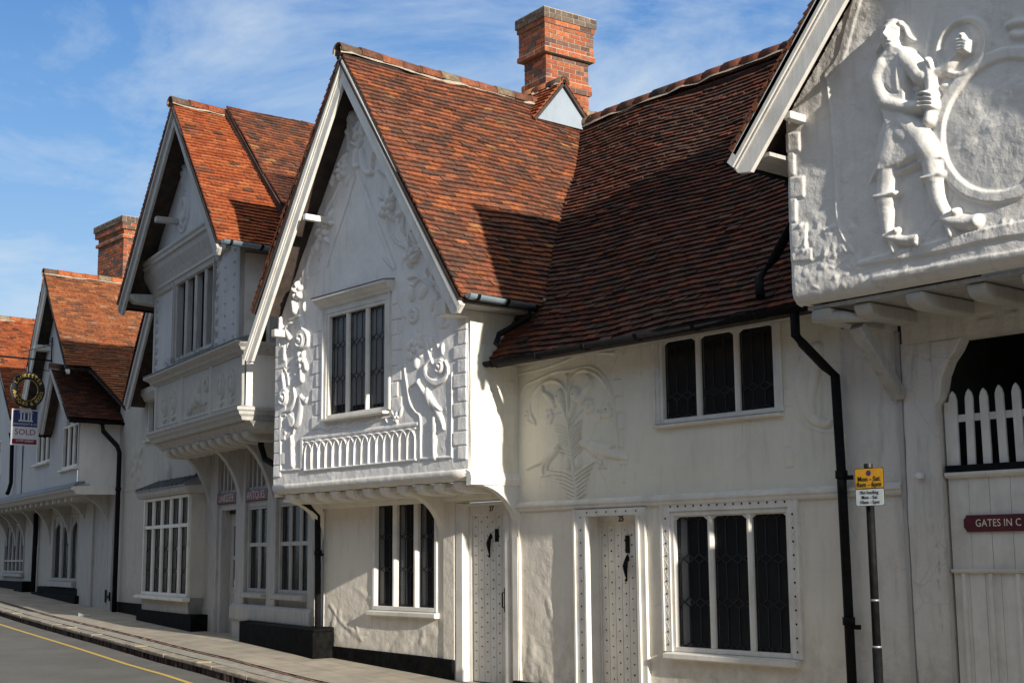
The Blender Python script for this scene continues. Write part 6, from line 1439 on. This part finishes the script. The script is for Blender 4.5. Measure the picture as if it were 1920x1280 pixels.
E_ = thing('far_cottage', C.P(-24, 0, .7), 'furthest white cottage at the left edge with an orange tiled roof', 'house')
for g, lb in ((gE, 'arched window left of the downpipe'), (gE2, 'furthest arched window')):
    fE = window(E_, C, g, 0, 5, [], frame=.06, mull=.10, depth=.05, transom=.22, cols=1, mat='timber_worn_shaded', out=.03, label=lb, hh=.01, sill=(.1, .1, .1))
    lw = (g[1]-g[0]-.10*4)/5; m2 = MB(C)
    for k in range(5):
        a = g[0]+(lw+.10)*k; m_ = a+lw/2; h = g[3]; pts = [(a, h), (a, h-.3), (a+.04, h-.2), (m_-.05, h-.08), (m_, h-.02), (m_, h)]; m2.prism(pts, -.045, -.015); m2.prism([(2*m_-x, z) for x, z in pts], -.045, -.015)
    m2.build('tracery', 'timber_worn_shaded', fE)
m2 = MB(C); m2.box(-16.9-1.6, dr-2.2, -.02, .10, .4, .92); m2.box(-18.6, dr-2.6, .1, .22, .4, .78); m2.build('plinth', 'plinth', D_, bevel=.01)
m2 = MB(C); m2.box(-30, -19.9, -.02, .12, .5, 1.0); m2.box(-20.5, -19.4, 0, .3, .5, 1.02); m2.build('plinth', 'plinth', E_, bevel=.01)
m2 = MB(C); x = C.at(190, 1050, .1)[0]
k = C.at(173, 1050, .1)[0]
while k < dr-.02: m2.box(k+.004, min(k+.15, dr-.02), .04, .08+random.uniform(0, .01), .5, 2.9); k += .155
pd_ = m2.build('passage_door', 'timber_worn_shaded', D_); 
m2 = MB(C); h0 = C.at(196, 1118, .12); m2.box(h0[0], dr-.02, .09, .105, h0[1]-.02, h0[1]+.03); m2.box(h0[0]-.02, h0[0]+.03, .09, .115, h0[1]-.12, h0[1]+.14); m2.box(h0[0]+.3, h0[0]+.35, .09, .115, h0[1]-.08, h0[1]+.1); m2.build('hinge', 'black_iron', pd_)
m2 = MB(C); a, b_ = C.at(141, 1050, .12)[0], C.at(172, 1050, .12)[0]; m2.box(a+.35, b_, -.02, .13, .5, 2.9); m2.box(a, a+.25, -.02, .08, .5, 2.6); m2.build('door_post', 'timber_worn_shaded', D_, bevel=.01)
# roofs: tall gable
pa = (dap[0], 1.07, dap[1]); pr_ = (dfr[0], 1.07, dfr[1]); pl_ = (dfl[0], 1.07, dfl[1])
Wd = (-.12, -.992, .0)
def al(p, d): return (p[0]+Wd[0]*d, p[1]+Wd[1]*d, p[2]+Wd[2]*d)
pe = tuple(pr_[i]+(pr_[i]-pa[i])*.45 for i in range(3))
tile3 = roof3('roof', C, Wd, [[pr_, al(pr_, 8), al(pa, 8), pa], [al(pe, 1.2), al(pe, 8), al(pr_, 8), al(pr_, .5)]], 'gold', D_, seed=111, patch=lambda s, t: .05+.4*(math.sin(s*2.6+t*1.6)*math.sin(t*2.4-s*.8) > .7), w=.19)
roof3('roof', C, Wd, [[pl_, al(pl_, 8), al(pa, 8), pa]], 'mixed', D_, seed=112)
ridge('ridge_tiles', (pa[0], 1.1, pa[2]+.05), al((pa[0], 1.07, pa[2]+.05), 8), D_, 'bright', fr=C, seed=113)
verge(D_, C, pl_[::2], pa[::2], 1.08, 'gold', .06)
barge(D_, C, (dap[0], dap[1]-.08), (dfl[0]-.05, dfl[1]-.12), 1.04, w=.26)
barge(D_, C, (dap[0], dap[1]-.12), (dfr[0], dfr[1]-.14), 1.03, w=.08, mould=.04)
pq = C.at(63, 652, 1.05); m2 = MB(C); m2.box(pq[0]-.06, pq[0]+.25, .72, 1.06, pq[1]-.07, pq[1]+.05); m2.build('purlin_end', 'timber', D_)
# small gable, dark tiles
sa = (sap[0], 1.14, sap[1]); sr = (sfr[0], 1.14, sfr[1]); sl_ = (sfl[0]-.1, 1.14, sfl[1]-.1)
roof3('roof', C, (0, -1, -.03), [[sr, (sr[0], -1.4, sr[2]-.08), (sa[0], -1.4, sa[2]-.08), sa]], 'dark', D_, seed=114, sag=.01)
roof3('roof', C, (0, -1, 0), [[sl_, (sl_[0], -1.4, sl_[2]), (sa[0], -1.4, sa[2]), sa]], 'dark', D_, seed=115)
ridge('ridge_tiles', (sa[0], 1.17, sa[2]+.04), (sa[0], -1.4, sa[2]-.03), D_, 'dark', fr=C, seed=116, r=.10)
barge(D_, C, (sap[0], sap[1]-.04), (sfl[0]+.0, sfl[1]-.10), 1.13, w=.22, mat='timber_worn_shaded'); barge(D_, C, (sap[0], sap[1]-.04), (sfr[0], sfr[1]-.06), 1.13, w=.14, mat='timber_worn_shaded')
gutter(D_, C, (sr[0]+.05, 1.12, sr[2]-.04), (sr[0]+.05, -.1, sr[2]-.06), .055, 'black_iron', .5)
gutter(D_, C, (sl_[0]-.04, 1.12, sl_[2]-.06), (sl_[0]-.04, .8, sl_[2]-.06), .055, 'black_iron', .5)
px = C.at(217, 1050, .12)[0]
pipe(D_, C, [(sr[0]+.05, .45, sr[2]-.08), (sr[0]+.06, .43, sr[2]-.25), (sr[0]+.12, .15, sr[2]-.55), (px, .12, sr[2]-.7), (px, .12, .45)], .05, collars=[(px, .12, 3.0)], clips=[(px, .12, 1.75)])
chimney(D_, C, -15.45, -1.04, 7.4, 9.68, 1.5, .75, [(9.5, 9.8, .10), (9.42, 9.5, .07), (9.15, 9.22, .05)], rot=R_(-9.6), seed=25, dark=.45)
# far cottage roof and wall
er = C.at(22, 782, 1.05); ea = C.at(0, 690, 1.05); d = np.array([ea[0]-er[0], ea[1]-er[1]]); d = d/d[0]; eap = (er[0]-4.3, er[1]-d[1]*4.3)
p0 = (er[0], 1.07, er[1]); p1 = (eap[0], 1.07, eap[1])
roof3('roof', C, Wd, [[p0, al(p0, 7), al(p1, 7), p1]], 'bright', E_, seed=121, patch=lambda s, t: .08)
p2_ = (eap[0]-4.3, 1.07, er[1]); roof3('roof', C, Wd, [[p2_, al(p2_, 7), al(p1, 7), p1]], 'mixed', E_, seed=122)
ridge('ridge_tiles', (p1[0], 1.1, p1[2]+.05), al((p1[0], 1.07, p1[2]+.05), 7), E_, 'bright', fr=C, seed=123)
barge(E_, C, (eap[0], eap[1]-.05), (er[0], er[1]-.1), 1.04, w=.12, mould=.05)
w_ = Wall(C, .74, -30, -17.75, 3.0, eap[1], .05, rough=.8, seed=124); w_.poly = [(-30, 2.9), (-17.75, 2.9), (-17.75, er[1]+.05), (er[0], er[1]-.15), (eap[0], eap[1]-.3), (-30, er[1]-.5)]
gF = (C.at(-14, 840, .74)[0], C.at(2, 840, .74)[0], 3.9, 4.7); w_.hole(gF[0]-.05, gF[1]+.05, gF[2]-.05, gF[3]+.05); w_.start(); w_.build('gable_wall', 'plaster_shaded_grey', E_)
window(E_, C, gF, .74, 3, [], frame=.05, mull=.16, depth=.12, sill=(.1, .06, .05), cols=1, hh=.01, label='upper window at the left edge')
x0 = C.at(24, 800, .85)[0]; x1 = C.at(19, 925, .85)[0]
pipe(E_, C, [(x0, .9, er[1]-.3), (x0, .85, er[1]-.5), (x0, .83, 3.5), (x0-.1, .86, 3.3), (x0-.05, .9, 3.22)], .05)
x0 = C.at(64, 1050, .1)[0]; pipe(E_, C, [(x0, .1, 2.75), (x0, .1, .75)], .06, clips=[(x0, .1, 1.9)])

# ================================================================== SIGNS
# ring sign on an iron bracket
rv = 1.35; rc = C.at(52, 731, rv); bt = C.at(91, 720, .80)
R1 = thing('hanging_sign', C.P(bt[0], .75, 5.2), 'round black ring sign with gilt lettering on an iron bracket', 'sign')
su = (C.at(77, 731, rv)[0]-C.at(27, 731, rv)[0])/2; rz_ = (C.at(52, 698, rv)[1]-C.at(52, 757, rv)[1])/2
F2 = Fr(*(C.P(rc[0], rv, 0)[:2]), -95.0)
r_o = rz_+.03; r_i = r_o*.63; mb = MB(F2); vs = []; fs = []; n = 48
for v in (-.02, .02):
    for r in (r_i, r_o): vs += [(r*math.cos(2*math.pi*k/n), v, rc[1]+r*math.sin(2*math.pi*k/n)) for k in range(n)]
for k in range(n):
    j = (k+1) % n
    fs += [(k, j, n+j, n+k), (2*n+k, 3*n+k, 3*n+j, 2*n+j), (n+k, n+j, 3*n+j, 3*n+k), (k, 2*n+k, 2*n+j, j)]
mb.add(vs, fs); rg = mb.build('ring', 'sign_black', R1)
for rr_ in (r_i-.004, r_o+.002):
    mb = MB(F2); mb.tube([(rr_*math.cos(2*math.pi*k/40), 0, rc[1]+rr_*math.sin(2*math.pi*k/40)) for k in range(41)], .012, 6); mb.build('rim', 'brass' if rr_ < r_o else 'sign_black', rg, True)
def arctext(s, a0, a1, inner):
    rm = (r_i+r_o)/2
    for i, ch in enumerate(s):
        if ch == ' ': continue
        t = a0+(a1-a0)*i/(len(s)-1); text(rg, 'letter', ch, F2, rm*math.cos(t), rc[1]+rm*math.sin(t), .022, (r_o-r_i)*.78, 'gilt', rot=(t-math.pi/2) if not inner else (t+math.pi/2))
arctext('LANKESTER', R_(150), R_(30), False); arctext('ANTIQUES & BOOKS', R_(190), R_(352), True)
ir = MB(C); e1 = C.at(18, 712, 2.3); zz = rc[1]+r_o+.42
tip = (rc[0]-.75, 2.15, zz+.03)
ir.tube([(bt[0], .74, zz-.05), tip], .022, 6); ir.tube([(bt[0], .74, zz+.32), (rc[0]-.1, 1.5, zz+.06)], .010, 6); ir.tube([(bt[0], .76, zz-.35), (bt[0], .76, zz+.5)], .016, 6)
ir.tube([(bt[0], .76, zz+.38), (bt[0]-.05, .86, zz+.45), (bt[0]-.1, .98, zz+.38), (bt[0]-.06, .92, zz+.3)], .010, 6); ir.ball(tip, .04, 6)
ir.tube([(bt[0], .76, zz-.3), (bt[0]-.1, .95, zz-.25), (bt[0]-.12, 1.05, zz-.1)], .010, 6); ir.tube([(rc[0], rv, rc[1]+r_o), (rc[0], rv, zz)], .010, 6)
for s in (-.16, .16): ir.tube([(rc[0]+s*.6, rv, rc[1]+r_o-.03), (rc[0]+s*1.3, rv+.06, rc[1]+r_o+.14), (rc[0]+s*.5, rv, rc[1]+r_o+.22)], .008, 6)
ir.build('bracket', 'black_iron', R1, True)
# estate agent's board
bv = 1.35; b0 = C.at(23, 800, bv); bc = C.at(47, 800, bv)
B1 = thing('agents_board', C.P(bc[0], bv, 4.2), 'small blue and white sold board hanging below the ring sign', 'sign')
F3 = Fr(*(C.P(bc[0], bv, 0)[:2]), -95.0); hz = (C.at(47, 768, bv)[1]-C.at(47, 834, bv)[1])/2; zc_ = (C.at(47, 768, bv)[1]+C.at(47, 834, bv)[1])/2; hw = hz*.80
mb = MB(F3); mb.box(-hw, hw, -.01, .01, zc_-hz, zc_+hz); bo = mb.build('panel', 'board_white', B1)
mb = MB(F3); mb.box(-hw*.92, hw*.86, .0105, .014, zc_+.03*hz, zc_+hz*.93); bb = mb.build('blue_field', 'board_blue', bo)
mb = MB(F3); mb.box(-hw*.92, hw*.86, .0105, .014, zc_-hz*.93, zc_-hz*.66); mb.build('maroon_band', 'board_maroon', bo)
text(bo, 'lettering', 'ARKWRIGHT & CO', F3, 0, zc_+hz*.17, .0145, hw*.21, 'board_white', depth=.001, squash=.98); text(bo, 'lettering', 'SOLD', F3, 0, zc_-hz*.28, .0105, hw*.55, 'board_maroon', depth=.002, squash=1.1); text(bo, 'lettering', '01799 668600', F3, 0, zc_-hz*.76, .0145, hw*.22, 'board_white', depth=.001)
mb = MB(F3); zz0 = zc_+hz*.32
mb.box(-.17, .17, .015, .018, zz0, zz0+.03)
for x in (-.13, -.055, .045, .11): mb.box(x, x+.035, .015, .018, zz0+.035, zz0+.19)
mb.box(-.16, .16, .015, .018, zz0+.195, zz0+.215); pts = [(.14*math.cos(t), zz0+.22+.13*math.sin(t)) for t in np.linspace(0, math.pi, 12)]; mb.prism(pts, .015, .018); mb.box(-.008, .008, .015, .018, zz0+.35, zz0+.40)
mb.build('cupola_emblem', 'board_white', bo)
mb = MB(F3)
for s in (-.15, .2): mb.tube([(s, 0, zc_+hz), (s*.7, 0, rc[1]-r_o)], .006, 6)
mb.build('hanger', 'black_iron', B1)
# parking restriction sign on its post
pu = 0.95; pp = M.at(1647, 1270, pu); ps = M.at(1629, 910, pu+.07)
K = thing('parking_sign_post', (pp[0], -pu, -.2), 'black post with yellow and white loading restriction plates in front of the gateway wall', 'sign post')
mb = MB(M); top = M.at(1629, 876, pu)[1]; mb.tube([(pp[0], pu, -.4), (pp[0], pu, .85)], .038, 16); mb.build('post_base', 'black_iron', K, True)
mb = MB(M); mb.tube([(pp[0], pu, .85), (pp[0], pu, top+.0)], .033, 16); p_ = mb.build('post', 'black_iron', K, True)
for z in (.86, 1.22): 
    mb = MB(M); mb.tube([(pp[0], pu, z-.008), (pp[0], pu, z+.008)], .037, 16); mb.build('band', 'galvanised', p_, True)
z0, z1, z2 = M.at(1630, 948, pu+.06)[1], M.at(1630, 915.5, pu+.06)[1], M.at(1628, 877, pu+.06)[1]; sx0, sx1 = M.at(1602.5, 912, pu+.06)[0], M.at(1656.5, 912, pu+.06)[0]
def plate(a, b_, mat, name):
    r = .012; pts = []
    for cx, cz, q in ((sx1-r, b_-r, 0), (sx0+r, b_-r, 1), (sx0+r, a+r, 2), (sx1-r, a+r, 3)):
        for t in range(5): an = (q+t/4)*math.pi/2; pts.append((cx+r*math.cos(an), cz+r*math.sin(an)))
    mb = MB(M); mb.prism(pts, pu+.05, pu+.054); o = mb.build('plate_edge', 'sign_ink', K)
    c = ((sx0+sx1)/2, (a+b_)/2); m2 = MB(M); m2.prism([(c[0]+(x-c[0])*.96, c[1]+(z-c[1])*.95) for x, z in pts], pu+.0541, pu+.056); return m2.build(name, mat, K)
y_ = plate(z1+.001, z2, 'sign_yellow', 'yellow_plate'); w2_ = plate(z0, z1-.001, 'sign_white', 'white_plate')
cx = (sx0+sx1)/2; hh_ = z2-z1; kw = dict(depth=.0008, squash=.93, spacing=1.08, bold=.012)
text(y_, 'lettering', 'Mon - Sat', M, cx, z1+hh_*.47, pu+.057, hh_*.33, 'sign_ink', **kw); text(y_, 'lettering', '8am - 6pm', M, cx, z1+hh_*.20, pu+.057, hh_*.33, 'sign_ink', **kw)
mb = MB(M); mb.tube([(cx, pu+.0565, z1+hh_*.76), (cx, pu+.0575, z1+hh_*.76)], hh_*.115, 20); mb.build('roundel', 'sign_blue', y_); mb = MB(M); mb.tube([(cx, pu+.0562, z1+hh_*.76), (cx, pu+.0568, z1+hh_*.76)], hh_*.14, 20); mb.build('roundel', 'board_maroon', y_); mb = MB(M); mb.bar((cx-.014, pu+.0582, z1+hh_*.80), (cx+.014, pu+.0582, z1+hh_*.72), .006, .001); mb.build('roundel_bar', 'board_maroon', y_)
h2 = z1-z0
kw['bold'] = .004
for i, s in enumerate(('No loading', 'Mon - Sat', '10am - 5pm')): text(w2_, 'lettering', s, M, cx, z1-h2*(.22+.28*i), pu+.057, h2*.28, 'sign_ink', **kw)
mb = MB(M); mb.box(pp[0]-.03, pp[0]+.03, pu+.03, pu+.05, z1-.02, z1+.02); mb.build('clamp', 'galvanised', K); mb = MB(M); mb.tube([(pp[0], pu, top), (pp[0], pu, top+.03)], .036, 16); mb.build('post_cap', 'sign_ink', K)
# notice on the gate
gv2 = gv+.012; s0 = M.at(1808, 980, gv2)[0]; za, zb2 = M.at(1860, 996, gv2)[1], M.at(1860, 964, gv2)[1]
N1 = thing('gate_notice', (s0+.4, -gv2, za), 'maroon board lettered GATES IN fixed to the carriage gate', 'sign')
mb = MB(M); e = .018; x1 = s0+.78; mb.prism([(s0+e*1.5, za), (x1, za), (x1, zb2), (s0+e*1.5, zb2), (s0+e*1.2, zb2-e*.8), (s0, zb2-e*2), (s0, za+e*2), (s0+e*1.2, za+e*.8)], gv2-.01, gv2+.012); bo = mb.build('board', 'red_board', N1, bevel=.003)
text(bo, 'lettering', 'GATES IN C', M, s0+.11, (za+zb2)/2, gv2+.0125, (zb2-za)*.62, 'sign_cream', align='LEFT', depth=.001, squash=.88, spacing=1.05)
# small items
q = M.at(1722, 891, .09); t = thing('wall_socket', (q[0], -.06, q[1]-.03), 'small white electrical box on the gateway post above the notice', 'electrical box')
mb = MB(M); mb.box(q[0]-.025, q[0]+.02, .04, .085, q[1]-.025, q[1]+.025); mb.build('box', 'board_white', t, bevel=.005); mb = MB(M); mb.tube([(q[0]-.02, .06, q[1]), (q[0]-.06, .055, q[1])], .008, 8); mb.build('conduit', 'board_white', t)
q = (-26.3, .75); mb = MB(Fr(0, 0, 0)); g = G(q[0])
mb.V = []; mb.add([(q[0]-.12, -q[1]-.03, g+.012), (q[0]+.1, -q[1]-.06, g+.01), (q[0]+.14, -q[1]+.08, g+.02), (q[0]-.06, -q[1]+.1, g+.05), (q[0]-.12, -q[1]-.03, g-.02), (q[0]+.1, -q[1]-.06, g-.02), (q[0]+.14, -q[1]+.08, g-.02), (q[0]-.06, -q[1]+.1, g-.02)], [(0, 1, 2, 3), (4, 7, 6, 5), (0, 4, 5, 1), (1, 5, 6, 2), (2, 6, 7, 3), (3, 7, 4, 0)])
o = mb.build('litter', 'paper'); tag(o, 'scrap of white paper lying on the shaded pavement', 'litter')

# ================================================================== the other side of the street (behind the photographer)
O_ = thing('opposite_terrace', (-12, -14, 0), 'plain rendered terrace across the street behind the viewer', 'house')
mb = MB(M); mb.box(-55, 14, 13.6, 20, -1, 6.0); mb.prof([(13.3, 5.9), (16.6, 8.9), (20.3, 5.9)], -55, 14); wl_ = mb.build('wall', 'brick_plain', O_)
for k in range(24):
    for z in (.9, 3.6):
        x = -53+k*2.8; mb = MB(M); mb.box(x, x+1.1, 13.56, 13.65, z, z+1.3); mb.build('window', 'sign_ink', O_)
